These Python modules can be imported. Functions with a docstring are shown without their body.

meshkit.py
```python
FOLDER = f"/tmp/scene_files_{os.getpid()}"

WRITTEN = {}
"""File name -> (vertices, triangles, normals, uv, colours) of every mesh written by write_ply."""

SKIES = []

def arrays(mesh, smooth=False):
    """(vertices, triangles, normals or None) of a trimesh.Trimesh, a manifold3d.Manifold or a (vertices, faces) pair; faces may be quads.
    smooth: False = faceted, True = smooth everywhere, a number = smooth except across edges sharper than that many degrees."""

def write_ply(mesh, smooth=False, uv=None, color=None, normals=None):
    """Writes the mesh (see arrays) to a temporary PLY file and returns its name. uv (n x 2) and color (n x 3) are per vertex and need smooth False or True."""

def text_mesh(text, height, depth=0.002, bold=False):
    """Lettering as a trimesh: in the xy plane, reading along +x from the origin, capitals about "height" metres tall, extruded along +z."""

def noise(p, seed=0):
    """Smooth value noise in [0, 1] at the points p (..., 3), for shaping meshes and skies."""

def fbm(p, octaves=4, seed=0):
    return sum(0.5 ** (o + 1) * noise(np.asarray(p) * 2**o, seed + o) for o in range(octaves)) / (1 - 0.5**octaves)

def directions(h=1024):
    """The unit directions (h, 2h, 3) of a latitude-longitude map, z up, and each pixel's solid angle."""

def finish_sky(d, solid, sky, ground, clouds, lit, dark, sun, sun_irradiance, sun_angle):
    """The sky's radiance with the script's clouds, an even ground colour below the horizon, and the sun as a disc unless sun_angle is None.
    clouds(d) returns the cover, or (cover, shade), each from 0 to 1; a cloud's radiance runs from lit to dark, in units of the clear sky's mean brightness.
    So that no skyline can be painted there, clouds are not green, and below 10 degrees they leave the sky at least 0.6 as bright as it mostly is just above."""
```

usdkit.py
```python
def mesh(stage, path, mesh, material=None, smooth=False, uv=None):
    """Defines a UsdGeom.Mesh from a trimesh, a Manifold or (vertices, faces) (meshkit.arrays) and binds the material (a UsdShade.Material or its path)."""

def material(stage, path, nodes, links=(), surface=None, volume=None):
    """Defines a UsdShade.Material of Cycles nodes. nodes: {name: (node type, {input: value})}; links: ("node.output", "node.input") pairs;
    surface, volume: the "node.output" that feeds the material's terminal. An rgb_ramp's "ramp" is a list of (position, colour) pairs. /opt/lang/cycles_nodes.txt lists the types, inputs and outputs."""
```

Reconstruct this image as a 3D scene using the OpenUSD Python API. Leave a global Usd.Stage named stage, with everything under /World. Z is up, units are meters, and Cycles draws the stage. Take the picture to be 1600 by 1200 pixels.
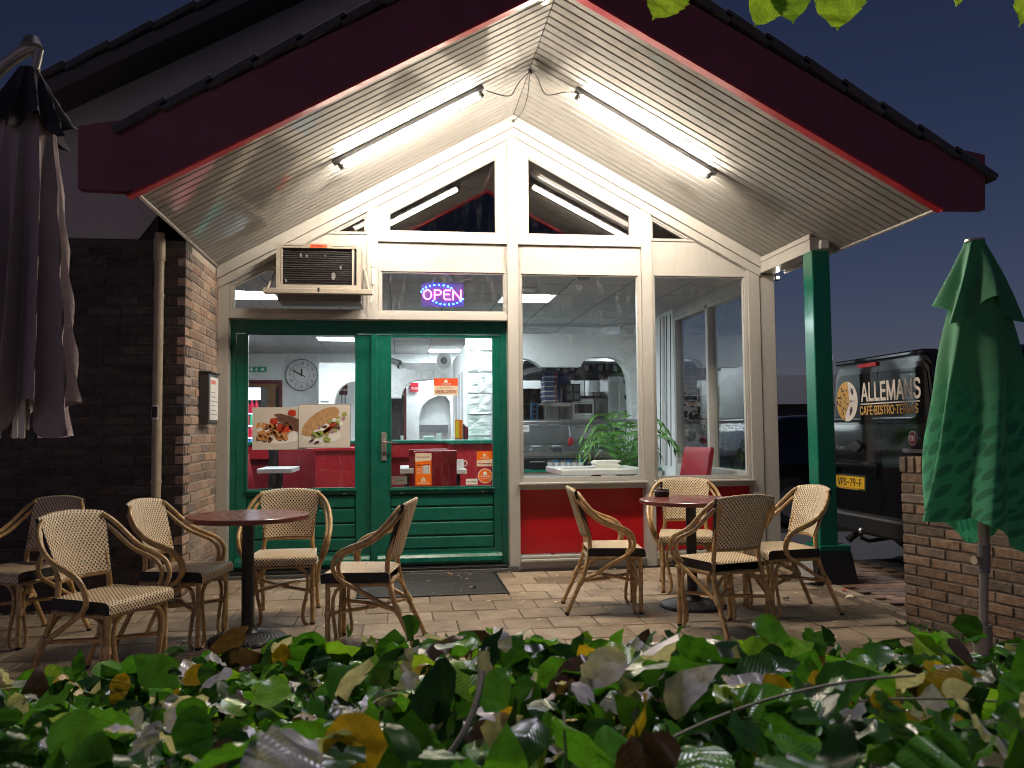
import math, random
import numpy as np, trimesh, usdkit, meshkit
from shapely.geometry import Polygon, box as sbox, Point, LineString
from shapely import affinity
from shapely.ops import unary_union
from pxr import Usd, UsdGeom, UsdLux, UsdShade, Gf, Sdf

stage = Usd.Stage.CreateInMemory()
UsdGeom.SetStageUpAxis(stage, 'Z'); UsdGeom.SetStageMetersPerUnit(stage, 1.0)
UsdGeom.Xform.Define(stage, '/World'); UsdGeom.Scope.Define(stage, '/World/Looks')
PI = math.pi
rnd = random.Random(7); nrng = np.random.default_rng(7)

# ---------------------------------------------------------------- camera, sky, moonlight, exposure
CAM = np.array([0.0, -7.42, 1.24]); FPX = 1302.85; YAW, PITCH, ROLL = 0.132786, 0.056327, -0.008722
FW = np.array([math.sin(YAW)*math.cos(PITCH), math.cos(YAW)*math.cos(PITCH), math.sin(PITCH)])
_r = np.array([math.cos(YAW), -math.sin(YAW), 0.0]); _u = np.cross(_r, FW)
RT = math.cos(ROLL)*_r + math.sin(ROLL)*_u; UP = -math.sin(ROLL)*_r + math.cos(ROLL)*_u
cam = UsdGeom.Camera.Define(stage, '/World/camera')
cam.CreateHorizontalApertureAttr(36.0); cam.CreateVerticalApertureAttr(27.0)
cam.CreateFocalLengthAttr(FPX/1600*36.0); cam.CreateClippingRangeAttr((0.05, 2000.0))
cam.CreateFStopAttr(13.0); cam.CreateFocusDistanceAttr(6.0); cam.CreateExposureAttr(0.78)
_m = np.eye(4); _m[0, :3] = RT; _m[1, :3] = UP; _m[2, :3] = -FW; _m[3, :3] = CAM
cam.AddTransformOp().Set(Gf.Matrix4d(_m.tolist()))
SUN_EL, SUN_ROT = math.radians(14.0), math.radians(-150.0)
dome = UsdLux.DomeLight.Define(stage, '/World/sky')
usdkit.material(stage, '/World/Looks/night_sky',
    {'s': ('sky_texture', {'sky_type': 'single_scattering', 'sun_disc': False, 'sun_elevation': SUN_EL, 'sun_rotation': SUN_ROT, 'air_density': 1.0, 'aerosol_density': 0.3, 'ozone_density': 3.0}),
     't': ('mix_color', {'blend_type': 'multiply', 'fac': 1.0, 'b': (1.10, 0.84, 1.10)}), 'b': ('background_shader', {'strength': 0.0078})}, [('s.color', 't.a'), ('t.result', 'b.color')], surface='b.background')
UsdShade.MaterialBindingAPI.Apply(dome.GetPrim()).Bind(UsdShade.Material.Get(stage, '/World/Looks/night_sky'))
moon = UsdLux.DistantLight.Define(stage, '/World/moonlight')
moon.CreateIntensityAttr(0.22); moon.CreateAngleAttr(4.0); moon.CreateNormalizeAttr(True); moon.CreateColorAttr(Gf.Vec3f(0.92, 0.86, 1.0))
_el, _az = math.radians(64.0), math.radians(12.0)          # high moon behind the roof: lights the top of the hedge, not the walls that face us
_d = np.array([math.sin(_az)*math.cos(_el), math.cos(_az)*math.cos(_el), math.sin(_el)])
moon.AddRotateXYZOp().Set(Gf.Vec3f(float(math.degrees(math.acos(_d[2]))), 0.0, float(math.degrees(math.atan2(_d[0], -_d[1])))))
TUBE_W = 240.0      # radiance of the tube lights under the porch
PANEL_W = 24.0     # radiance of the ceiling panels inside

# a point of the place seen at pixel (u, v) of the 1600x1200 photograph, on the plane x / y / z = const
def ray(u, v): return FW + RT*(u-800)/FPX - UP*(v-600)/FPX
def at_y(u, v, Y): d = ray(u, v); return CAM + d*(Y-CAM[1])/d[1]
def at_x(u, v, X): d = ray(u, v); return CAM + d*(X-CAM[0])/d[0]
def at_z(u, v, Z): d = ray(u, v); return CAM + d*(Z-CAM[2])/d[2]

# ---------------------------------------------------------------- helpers
_used = {}
def numbered(parent, name):
    k = f'{parent}/{name}'; n = _used.get(k, 0); _used[k] = n+1
    return k if n == 0 else f'{k}_{n:03d}'
def setdata(prim, label=None, cat=None, group=None, kind=None):
    for k, v in (('label', label), ('category', cat), ('group', group), ('kind', kind)):
        if v: prim.SetCustomDataByKey(k, v)
    return prim
def thing(name, label=None, cat=None, loc=(0, 0, 0), rotz=0, group=None, kind=None, parent=None):
    x = UsdGeom.Xform.Define(stage, numbered(str(parent.GetPath()) if parent else '/World', name))
    if tuple(loc) != (0, 0, 0): x.AddTranslateOp().Set(Gf.Vec3d(*map(float, loc)))
    if rotz: x.AddRotateZOp().Set(float(math.degrees(rotz)))
    return setdata(x.GetPrim(), label, cat, group, kind)
class MB:
    def __init__(s): s.v = []; s.f = []; s.uv = []; s.n = 0; s.has_uv = False
    def add(s, v, f, uv=None):
        v = np.asarray(v, float); f = np.asarray(f, int)
        if f.shape[1] == 4: f = np.vstack([f[:, [0, 1, 2]], f[:, [0, 2, 3]]])
        s.v.append(v); s.f.append(f+s.n); s.n += len(v)
        s.uv.append(np.zeros((len(v), 2)) if uv is None else np.asarray(uv, float)); s.has_uv |= uv is not None
        return s
    def tm(s, m, M=None):
        v = np.array(m.vertices)
        if M is not None: v = v@np.asarray(M)[:3, :3].T + np.asarray(M)[:3, 3]
        return s.add(v, m.faces)
    def box(s, x0, x1, y0, y1, z0, z1, c=0.0):
        x0, x1 = sorted((x0, x1)); y0, y1 = sorted((y0, y1)); z0, z1 = sorted((z0, z1))
        if c <= 0:
            v = [(x, y, z) for x in (x0, x1) for y in (y0, y1) for z in (z0, z1)]
            return s.add(v, [(0, 1, 3, 2), (4, 6, 7, 5), (0, 4, 5, 1), (2, 3, 7, 6), (0, 2, 6, 4), (1, 5, 7, 3)])
        c = min(c, (x1-x0)/2.01, (y1-y0)/2.01, (z1-z0)/2.01)
        pts = []
        for sx in (0, 1):
            for sy in (0, 1):
                for sz in (0, 1):
                    P = np.array([(x0, x1)[sx], (y0, y1)[sy], (z0, z1)[sz]]); q = np.array([1-2*sx, 1-2*sy, 1-2*sz])*c
                    for k in range(3):
                        o = q.copy(); o[k] = 0; pts.append(P+o)
        h = trimesh.convex.convex_hull(np.array(pts)); return s.add(h.vertices, h.faces)
    def obox(s, c, size, ax, ay, az, ch=0.0):
        t = MB().box(-size[0]/2, size[0]/2, -size[1]/2, size[1]/2, -size[2]/2, size[2]/2, ch)
        R = np.array([ax, ay, az], float)
        for v, f in zip(t.v, t.f): s.add(v@R + np.asarray(c, float), f)
        return s
    def tube(s, pts, r, n=8, cap=True):
        P = np.asarray(pts, float); m = len(P); R = np.broadcast_to(np.asarray(r, float), (m,))
        T = np.gradient(P, axis=0); T /= np.maximum(np.linalg.norm(T, axis=1, keepdims=True), 1e-9)
        a = np.array([0, 0, 1.0]) if abs(T[0, 2]) < 0.9 else np.array([1.0, 0, 0])
        nrm = np.cross(T[0], a); nrm /= np.linalg.norm(nrm); V = []
        th = np.arange(n)*2*PI/n
        for i in range(m):
            nrm = nrm - T[i]*(nrm@T[i]); nrm /= max(np.linalg.norm(nrm), 1e-9); b = np.cross(T[i], nrm)
            V.append(P[i] + R[i]*(np.cos(th)[:, None]*nrm + np.sin(th)[:, None]*b))
        V = np.vstack(V); i = np.arange(n); j = (i+1) % n; F = []
        for k in range(m-1): F.append(np.stack([k*n+i, k*n+j, (k+1)*n+j, (k+1)*n+i], 1))
        F = np.vstack(F); F = np.vstack([F[:, [0, 1, 2]], F[:, [0, 2, 3]]])
        if cap:
            V = np.vstack([V, P[0], P[-1]]); c0, c1 = m*n, m*n+1
            F = np.vstack([F, np.stack([j, i, np.full(n, c0)], 1), np.stack([(m-1)*n+i, (m-1)*n+j, np.full(n, c1)], 1)])
        return s.add(V, F)
    def lathe(s, prof, c=(0, 0, 0), n=24):
        prof = np.asarray(prof, float); m = len(prof); th = np.arange(n)*2*PI/n
        V = np.vstack([np.stack([r*np.cos(th), r*np.sin(th), np.full(n, z)], 1) for r, z in prof]) + np.asarray(c, float)
        i = np.arange(n); j = (i+1) % n
        F = np.vstack([np.stack([k*n+i, k*n+j, (k+1)*n+j, (k+1)*n+i], 1) for k in range(m-1)])
        return s.add(V, F)
    def grid(s, P, uv=None, close_u=False):
        P = np.asarray(P, float); a, b = P.shape[:2]; F = []
        for i in range(a-1):
            for j in range(b if close_u else b-1):
                j2 = (j+1) % b; F.append((i*b+j, i*b+j2, (i+1)*b+j2, (i+1)*b+j))
        return s.add(P.reshape(-1, 3), F, None if uv is None else np.asarray(uv).reshape(-1, 2))
    def poly(s, g, depth, M):
        for q in getattr(g, 'geoms', [g]):
            if q.geom_type == 'Polygon' and q.area > 1e-7: s.tm(trimesh.creation.extrude_polygon(q, depth, engine='earcut'), M)
        return s
    def front(s, g, y, depth):      # shapely polygon in (x, z) whose front face lies at y, going back by depth
        return s.poly(g, depth, np.array([[1, 0, 0, 0], [0, 0, -1, y+depth], [0, 1, 0, 0], [0, 0, 0, 1.0]]))
    def mesh(s): return np.vstack(s.v), np.vstack(s.f), (np.vstack(s.uv) if s.has_uv else None)
    def build(s, name, m, parent=None, label=None, cat=None, group=None, kind=None, smooth=False):
        v, f, uv = s.mesh()
        if m in VARIANTS: m = vrnd.choice(VARIANTS[m])
        path = numbered(str(parent.GetPath()) if parent else '/World', name)
        if uv is not None: g = usdkit.mesh(stage, path, (v, f), M[m], smooth=bool(smooth), uv=uv)
        else: g = usdkit.mesh(stage, path, (v, f), M[m], smooth=smooth)
        return setdata(g.GetPrim(), label, cat, group, kind)
def dup(root, loc, rotz, label, group=None):
    was = root.GetCustomData()
    r = thing(str(root.GetName()).rstrip('0123456789').rstrip('_'), label, was.get('category'), (0, 0, 0), 0, group or was.get('group'))
    r.GetReferences().AddInternalReference(root.GetPath())
    place(r, loc, rotz); r.SetInstanceable(True); return r
def place(prim, loc, rotz):
    x = UsdGeom.Xformable(prim); x.ClearXformOpOrder()
    for op in ('xformOp:translate', 'xformOp:rotateZ'):
        pass
    x.AddTranslateOp().Set(Gf.Vec3d(*map(float, loc))); x.AddRotateZOp().Set(float(math.degrees(rotz)))
def curve(pts, n=24):
    from scipy.interpolate import CubicSpline
    P = np.asarray(pts, float); t = np.r_[0, np.cumsum(np.linalg.norm(np.diff(P, axis=0), axis=1))]
    return CubicSpline(t, P)(np.linspace(0, t[-1], n))
def rect(x0, x1, z0, z1): return sbox(min(x0, x1), min(z0, z1), max(x0, x1), max(z0, z1))
def ring(g, w): return g.difference(g.buffer(-w, join_style=2))
def rrect(x0, x1, z0, z1, r): return sbox(min(x0, x1)+r, min(z0, z1)+r, max(x0, x1)-r, max(z0, z1)-r).buffer(r, quad_segs=4)

# ---------------------------------------------------------------- materials
M = {}; VARIANTS = {}; vrnd = random.Random(99)
def mat(key, *a_, rand=0.0, **k_):
    # materials whose pieces differ in tone come in a few variants
    if not rand: return mat1(key, *a_, **k_)
    col = a_[0] if a_ else k_.pop('col'); n = 5; VARIANTS[key] = []
    c2 = k_.pop('col2', None) or col
    for i in range(n):
        f = 1-rand+2*rand*i/(n-1); w = 1+0.25*rand*((i*2) % 3-1)
        mat1(f'{key}_tone_{i+1}', tuple(c*f*q for c, q in zip(col, (w, 1, 2-w))), *a_[1:], col2=tuple(c*f*q for c, q in zip(c2, (w, 1, 2-w))), **k_); VARIANTS[key].append(f'{key}_tone_{i+1}')
def mat1(key, col, rough=0.5, var=0.12, scale=6.0, bump=0.0, bscale=60.0, metal=0.0, coat=0.0, col2=None, coord='pos', bevel=0.0, rvar=0.0, detail=4.0, spec=None, rand=0.0, emit=None, estr=0.0):
    N = {'p': ('principled_bsdf', {'roughness': rough, 'metallic': metal, 'coat_weight': coat, 'coat_roughness': 0.08}),
         'g': ('geometry', {}) if coord == 'pos' else ('texture_coordinate', {}),
         'n': ('noise_texture', {'scale': scale, 'detail': detail, 'roughness': 0.6}),
         'r': ('rgb_ramp', {'ramp': [(0.3, tuple(c*(1-var) for c in col)), (0.7, tuple(min(1, c*(1+var)) for c in (col2 or col)))]})}
    src = 'g.position' if coord == 'pos' else 'g.object'
    L = [(src, 'n.vector'), ('n.fac', 'r.fac')]
    out = 'r.color'
    if rand:
        N['oi'] = ('object_info', {}); N['mr'] = ('map_range', {'from_min': 0.0, 'from_max': 1.0, 'to_min': 1-rand, 'to_max': 1+rand})
        N['hv'] = ('hsv', {}); L += [('oi.random', 'mr.value'), ('mr.result', 'hv.value'), ('r.color', 'hv.color')]; out = 'hv.color'
    L.append((out, 'p.base_color'))
    if spec is not None: N['p'][1]['specular_ior_level'] = spec
    if emit: N['p'][1].update(emission_color=emit, emission_strength=estr)
    if rvar:
        N['rn'] = ('noise_texture', {'scale': scale*2.3, 'detail': 3.0}); N['rm'] = ('map_range', {'from_min': 0.3, 'from_max': 0.7, 'to_min': max(0.02, rough-rvar), 'to_max': rough+rvar})
        L += [(src, 'rn.vector'), ('rn.fac', 'rm.value'), ('rm.result', 'p.roughness')]
    nrm = None
    if bevel: N['bv'] = ('bevel', {'radius': bevel, 'samples': 4}); nrm = 'bv.bevel'
    if bump:
        N['bn'] = ('noise_texture', {'scale': bscale, 'detail': 3.0}); N['bp'] = ('bump', {'strength': bump, 'distance': 0.01})
        L += [(src, 'bn.vector'), ('bn.fac', 'bp.height')]
        if nrm: L.append((nrm, 'bp.normal'))
        nrm = 'bp.normal'
    if nrm: L.append((nrm, 'p.normal'))
    M[key] = usdkit.material(stage, f'/World/Looks/{key}', N, L, surface='p.BSDF')
def worn(key, col, dirt, rough=0.28, scale=7.0, amount=0.35, bevel=0.003):
    N = {'g': ('geometry', {}), 'n': ('noise_texture', {'scale': scale, 'detail': 8.0, 'roughness': 0.72}), 'n2': ('noise_texture', {'scale': 1.6, 'detail': 3.0}), 'mp': ('mapping', {'scale': (26.0, 26.0, 2.0)}), 'n3': ('noise_texture', {'scale': 1.0, 'detail': 5.0, 'roughness': 0.6}),
         'r1': ('map_range', {'from_min': 0.56, 'from_max': 0.72, 'to_min': 0.0, 'to_max': amount, 'clamp': True}), 'r3': ('map_range', {'from_min': 0.54, 'from_max': 0.75, 'to_min': 0.0, 'to_max': amount*0.8, 'clamp': True}), 'mxx': ('math', {'math_type': 'maximum'}),
         'r2': ('map_range', {'from_min': 0.3, 'from_max': 0.7, 'to_min': 0.93, 'to_max': 1.05}), 'mc': ('mix_color', {'a': col, 'b': dirt}), 'hv': ('hsv', {}), 'rr': ('map_range', {'from_min': 0.3, 'from_max': 0.75, 'to_min': rough*0.75, 'to_max': min(1, rough*1.7)}),
         'bv': ('bevel', {'radius': bevel, 'samples': 4}), 'bn': ('noise_texture', {'scale': 120.0}), 'bp': ('bump', {'strength': 0.05, 'distance': 0.01}), 'p': ('principled_bsdf', {})}
    L = [('g.position', 'n.vector'), ('g.position', 'n2.vector'), ('g.position', 'mp.vector'), ('mp.vector', 'n3.vector'), ('n.fac', 'r1.value'), ('n3.fac', 'r3.value'), ('r1.result', 'mxx.value1'), ('r3.result', 'mxx.value2'), ('mxx.value', 'mc.fac'), ('n2.fac', 'r2.value'), ('r2.result', 'hv.value'), ('mc.result', 'hv.color'), ('hv.color', 'p.base_color'),
         ('n.fac', 'rr.value'), ('rr.result', 'p.roughness'), ('g.position', 'bn.vector'), ('bn.fac', 'bp.height'), ('bv.bevel', 'bp.normal'), ('bp.normal', 'p.normal')]
    M[key] = usdkit.material(stage, f'/World/Looks/{key}', N, L, surface='p.BSDF')
def emat(key, col, s):
    M[key] = usdkit.material(stage, f'/World/Looks/{key}', {'e': ('emission', {'color': col, 'strength': s})}, [], surface='e.emission')
def glassmat(key, base=0.06, tint=(0.93, 0.97, 0.96), dirt=0.04, rough=0.0):
    N = {'t': ('transparent_bsdf', {'color': tint}), 'g': ('glossy_bsdf', {'color': (1, 1, 1), 'roughness': rough}), 'lw': ('layer_weight', {'blend': 0.5}),
         'pw': ('math', {'math_type': 'power', 'value2': 4.0}), 'ma': ('math', {'math_type': 'multiply_add', 'value2': 0.85, 'value3': base}), 'mx': ('mix_closure', {}),
         'd': ('diffuse_bsdf', {'color': (0.75, 0.78, 0.8)}), 'ge': ('geometry', {}), 'mp': ('mapping', {'scale': (9.0, 9.0, 2.2)}), 'n': ('noise_texture', {'scale': 2.2, 'detail': 6.0, 'roughness': 0.75}),
         'mr': ('map_range', {'from_min': 0.52, 'from_max': 0.8, 'to_min': 0.0, 'to_max': dirt*4, 'clamp': True}), 'm2': ('mix_closure', {})}
    L = [('lw.facing', 'pw.value1'), ('pw.value', 'ma.value1'), ('ma.value', 'mx.fac'), ('t.BSDF', 'mx.closure1'), ('g.BSDF', 'mx.closure2'),
         ('ge.position', 'mp.vector'), ('mp.vector', 'n.vector'), ('n.fac', 'mr.value'), ('mr.result', 'm2.fac'), ('mx.closure', 'm2.closure1'), ('d.BSDF', 'm2.closure2')]
    M[key] = usdkit.material(stage, f'/World/Looks/{key}', N, L, surface='m2.closure')
worn('white_paint', (0.435, 0.422, 0.398), (0.28, 0.255, 0.215), 0.28)
mat('soffit_paint', (0.275, 0.268, 0.255), 0.06, 0.08, 2.5, 0.07, 5, rvar=0.035, rand=0.05)
mat('groove_dark', (0.05, 0.04, 0.035), 0.8)
mat('red_fascia', (0.15, 0.036, 0.05), 0.35, 0.1, 4, 0.06, 60)
mat('roof_tile', (0.045, 0.045, 0.05), 0.7, 0.3, 12, 0.2, 80, rand=0.2)
mat('grey_board', (0.46, 0.45, 0.48), 0.6, 0.05, 5, rand=0.02)
worn('green_paint', (0.004, 0.125, 0.086), (0.035, 0.11, 0.08), 0.22, 9.0, 0.30)
mat('green_post', (0.004, 0.15, 0.09), 0.16, 0.06, 5, 0.03, 60, bevel=0.003)
worn('red_panel', (0.42, 0.008, 0.014), (0.26, 0.02, 0.02), 0.12, 5.0, 0.35)
mat('brick', (0.28, 0.20, 0.16), 0.85, 0.3, 30, 0.5, 140, rand=0.28, col2=(0.34, 0.25, 0.20))
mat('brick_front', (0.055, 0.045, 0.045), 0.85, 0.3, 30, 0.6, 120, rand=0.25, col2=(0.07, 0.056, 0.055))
mat('brick_old', (0.155, 0.105, 0.075), 0.85, 0.3, 30, 0.6, 120, rand=0.25, col2=(0.20, 0.14, 0.10))
mat('mortar', (0.45, 0.39, 0.33), 0.95, 0.2, 25, 0.4, 150)
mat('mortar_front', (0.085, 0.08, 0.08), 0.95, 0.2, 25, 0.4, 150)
mat('mortar_dark', (0.17, 0.15, 0.125), 0.95, 0.2, 25, 0.4, 150)
VARIANTS['paver'] = [f'paver_tone_{k}' for k in range(1, 7)]
for _k, _f in enumerate((0.78, 0.88, 0.96, 1.02, 1.1, 1.2)): M[f'paver_tone_{_k+1}'] = usdkit.material(stage, f'/World/Looks/paver_tone_{_k+1}',
    {'g': ('geometry', {}), 'n': ('noise_texture', {'scale': 9.0, 'detail': 8.0, 'roughness': 0.65}), 'n2': ('noise_texture', {'scale': 1.3, 'detail': 6.0, 'roughness': 0.65}), 'n3': ('noise_texture', {'scale': 55.0, 'detail': 4.0, 'roughness': 0.7}),
     'r': ('rgb_ramp', {'ramp': [(0.3, (0.27, 0.205, 0.145)), (0.7, (0.39, 0.31, 0.225))]}), 'r2': ('rgb_ramp', {'ramp': [(0.34, (0.52, 0.52, 0.54)), (0.56, (1, 1, 1))]}), 'r3': ('rgb_ramp', {'ramp': [(0.28, (0.62, 0.62, 0.62)), (0.45, (1, 1, 1)), (0.70, (1, 1, 1)), (0.78, (1.35, 1.3, 1.25))]}),
     'm': ('mix_color', {'blend_type': 'multiply', 'fac': 1.0}), 'm3': ('mix_color', {'blend_type': 'multiply', 'fac': 1.0}), 'hv': ('hsv', {'value': _f, 'saturation': 1.25-0.25*_f}),
     'bn': ('noise_texture', {'scale': 160.0, 'detail': 3.0}), 'bp': ('bump', {'strength': 0.4, 'distance': 0.01}), 'p': ('principled_bsdf', {'roughness': 0.75})},
    [('g.position', 'n.vector'), ('g.position', 'n2.vector'), ('g.position', 'n3.vector'), ('g.position', 'bn.vector'), ('n.fac', 'r.fac'), ('n2.fac', 'r2.fac'), ('n3.fac', 'r3.fac'), ('r.color', 'm.a'), ('r2.color', 'm.b'), ('m.result', 'm3.a'), ('r3.color', 'm3.b'),
     ('m3.result', 'hv.color'), ('hv.color', 'p.base_color'), ('bn.fac', 'bp.height'), ('bp.normal', 'p.normal')], surface='p.BSDF')
mat('sand_joint', (0.12, 0.09, 0.065), 0.95, 0.3, 40, 0.4, 200)
mat('asphalt', (0.05, 0.05, 0.05), 0.9, 0.3, 50, 0.5, 220)
mat('soil', (0.03, 0.022, 0.015), 0.95, 0.4, 30, 0.5, 100)
mat('clinker', (0.13, 0.085, 0.06), 0.85, 0.3, 20, 0.4, 140, rand=0.25)
mat('mat_rubber', (0.035, 0.035, 0.037), 0.75, 0.35, 10, 0.5, 260)
mat('stone_sill', (0.10, 0.10, 0.10), 0.7, 0.2, 30, 0.2, 120)
mat('cane', (0.42, 0.265, 0.11), 0.32, 0.25, 26, 0.1, 90, coord='obj', col2=(0.52, 0.34, 0.155), rand=0.12)
mat('cane_binding', (0.52, 0.36, 0.18), 0.5, 0.15, 60, 0.2, 200, coord='obj')
mat('weave_edge', (0.012, 0.011, 0.012), 0.6)
mat('black_foot', (0.01, 0.01, 0.01), 0.6)
mat('table_top', (0.17, 0.042, 0.034), 0.24, 0.18, 14, 0.02, 100, coord='obj', rvar=0.06)
mat('black_metal', (0.012, 0.012, 0.014), 0.38, 0.1, 20, 0.05, 150)
mat('cast_iron', (0.022, 0.022, 0.024), 0.45, 0.2, 30, 0.25, 120, coord='obj')
mat('pipe_beige', (0.42, 0.36, 0.27), 0.4, 0.12, 12)
mat('grey_metal', (0.16, 0.16, 0.17), 0.45, 0.1, 20)
mat('case_grey', (0.05, 0.05, 0.055), 0.5)
mat('sign_board', (0.05, 0.03, 0.20), 0.4)
mat('steel', (0.55, 0.55, 0.56), 0.28, 0.06, 20, metal=1.0)
mat('chrome', (0.8, 0.8, 0.8), 0.12, 0.02, 20, metal=1.0)
mat('dark_steel', (0.16, 0.165, 0.17), 0.35, 0.15, 8, metal=0.9)
mat('paper', (0.78, 0.77, 0.74), 0.6, 0.03)
mat('beige_plastic', (0.38, 0.345, 0.29), 0.5, 0.12, 9)
mat('ac_dark', (0.075, 0.07, 0.072), 0.5, 0.3, 25)
mat('sticker_orange', (0.85, 0.17, 0.008), 0.35, 0.03)
mat('sticker_cream', (0.72, 0.62, 0.47), 0.4, 0.03)
mat('label_red', (0.75, 0.10, 0.03), 0.4, 0.05)
mat('text_dark', (0.03, 0.02, 0.02), 0.5)
mat('text_red', (0.35, 0.03, 0.02), 0.5)
mat('print_white', (0.85, 0.85, 0.83), 0.5, 0.02)
mat('poster_card', (0.68, 0.63, 0.57), 0.4, 0.05, 3)
mat('plaster', (0.84, 0.86, 0.86), 0.75, 0.04, 6, 0.9, 7, detail=6)
mat('plaster_relief', (0.80, 0.81, 0.80), 0.75, 0.05, 6, 1.0, 26, detail=5)
mat('ceiling_tile', (0.42, 0.42, 0.42), 0.9, 0.05, 30, 0.2, 180, rand=0.04)
mat('t_bar', (0.12, 0.12, 0.12), 0.6)
mat('inner_floor', (0.13, 0.10, 0.085), 0.35, 0.2, 6)
mat('bar_red', (0.48, 0.022, 0.035), 0.3, 0.06, 4)
mat('bar_red_dark', (0.27, 0.018, 0.030), 0.35, 0.08, 4)
mat('bar_green', (0.02, 0.22, 0.15), 0.25, 0.06, 6)
mat('leather_red', (0.30, 0.014, 0.028), 0.38, 0.12, 12, 0.2, 160)
mat('table_white', (0.72, 0.73, 0.72), 0.3, 0.02)
mat('wood_brown', (0.22, 0.11, 0.04), 0.5, 0.3, 9)
mat('frame_maroon', (0.12, 0.012, 0.02), 0.45, 0.1)
mat('black_plain', (0.012, 0.012, 0.013), 0.45)
mat('white_plastic', (0.72, 0.72, 0.71), 0.35, 0.03)
mat('blue_paint', (0.03, 0.17, 0.32), 0.4, 0.05)
mat('pizza_box_blue', (0.10, 0.14, 0.30), 0.6, 0.15, 8, rand=0.25)
mat('pizza_box_red', (0.40, 0.07, 0.10), 0.6, 0.1)
mat('exit_green', (0.01, 0.16, 0.07), 0.4, emit=(0.02, 0.5, 0.25), estr=0.05)
mat('red_sign', (0.5, 0.01, 0.025), 0.4)
mat('tile_white', (0.50, 0.51, 0.51), 0.2, 0.03)
mat('palm_leaf', (0.09, 0.26, 0.05), 0.45, 0.25, 12)
mat('pot_brown', (0.12, 0.09, 0.07), 0.5)
mat('van_black', (0.007, 0.007, 0.008), 0.06, 0.05, coat=0.6)
mat('van_glass', (0.004, 0.004, 0.005), 0.03, 0.05)
mat('van_plastic', (0.02, 0.02, 0.022), 0.5, 0.1)
mat('plate_yellow', (0.80, 0.45, 0.01), 0.4, 0.03, emit=(0.8, 0.42, 0.01), estr=0.0)
mat('lamp_red', (0.45, 0.01, 0.015), 0.15)
mat('logo_gold', (0.62, 0.34, 0.07), 0.45)
mat('logo_cream', (0.80, 0.70, 0.62), 0.45)
mat('badge_red', (0.25, 0.005, 0.02), 0.3)
mat('tyre', (0.012, 0.012, 0.012), 0.8)
mat('far_foliage', (0.035, 0.045, 0.03), 0.9)
mat('house_wall', (0.06, 0.05, 0.045), 0.9)
mat('parasol_dark', (0.030, 0.026, 0.030), 0.75, 0.15, 14, 0.15, 300)
mat('parasol_grey', (0.27, 0.22, 0.235), 0.8, 0.1, 14, 0.15, 300)
mat('alu', (0.34, 0.33, 0.31), 0.4, 0.08, metal=0.6)
mat('food_meat', (0.15, 0.065, 0.04), 0.5, 0.4, 160); mat('food_chicken', (0.62, 0.27, 0.09), 0.5, 0.5, 120)
mat('food_tomato', (0.48, 0.045, 0.02), 0.35, 0.3, 90); mat('food_lettuce', (0.30, 0.38, 0.08), 0.5, 0.4, 120)
mat('food_bread', (0.50, 0.29, 0.13), 0.6, 0.25, 40); mat('food_onion', (0.36, 0.22, 0.30), 0.5, 0.4, 120); mat('food_dark', (0.05, 0.03, 0.035), 0.5)
mat('red_edge', (0.40, 0.018, 0.03), 0.4)
mat('twig', (0.34, 0.29, 0.21), 0.7, 0.3, 40)
mat('wire', (0.02, 0.02, 0.02), 0.5)
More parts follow.
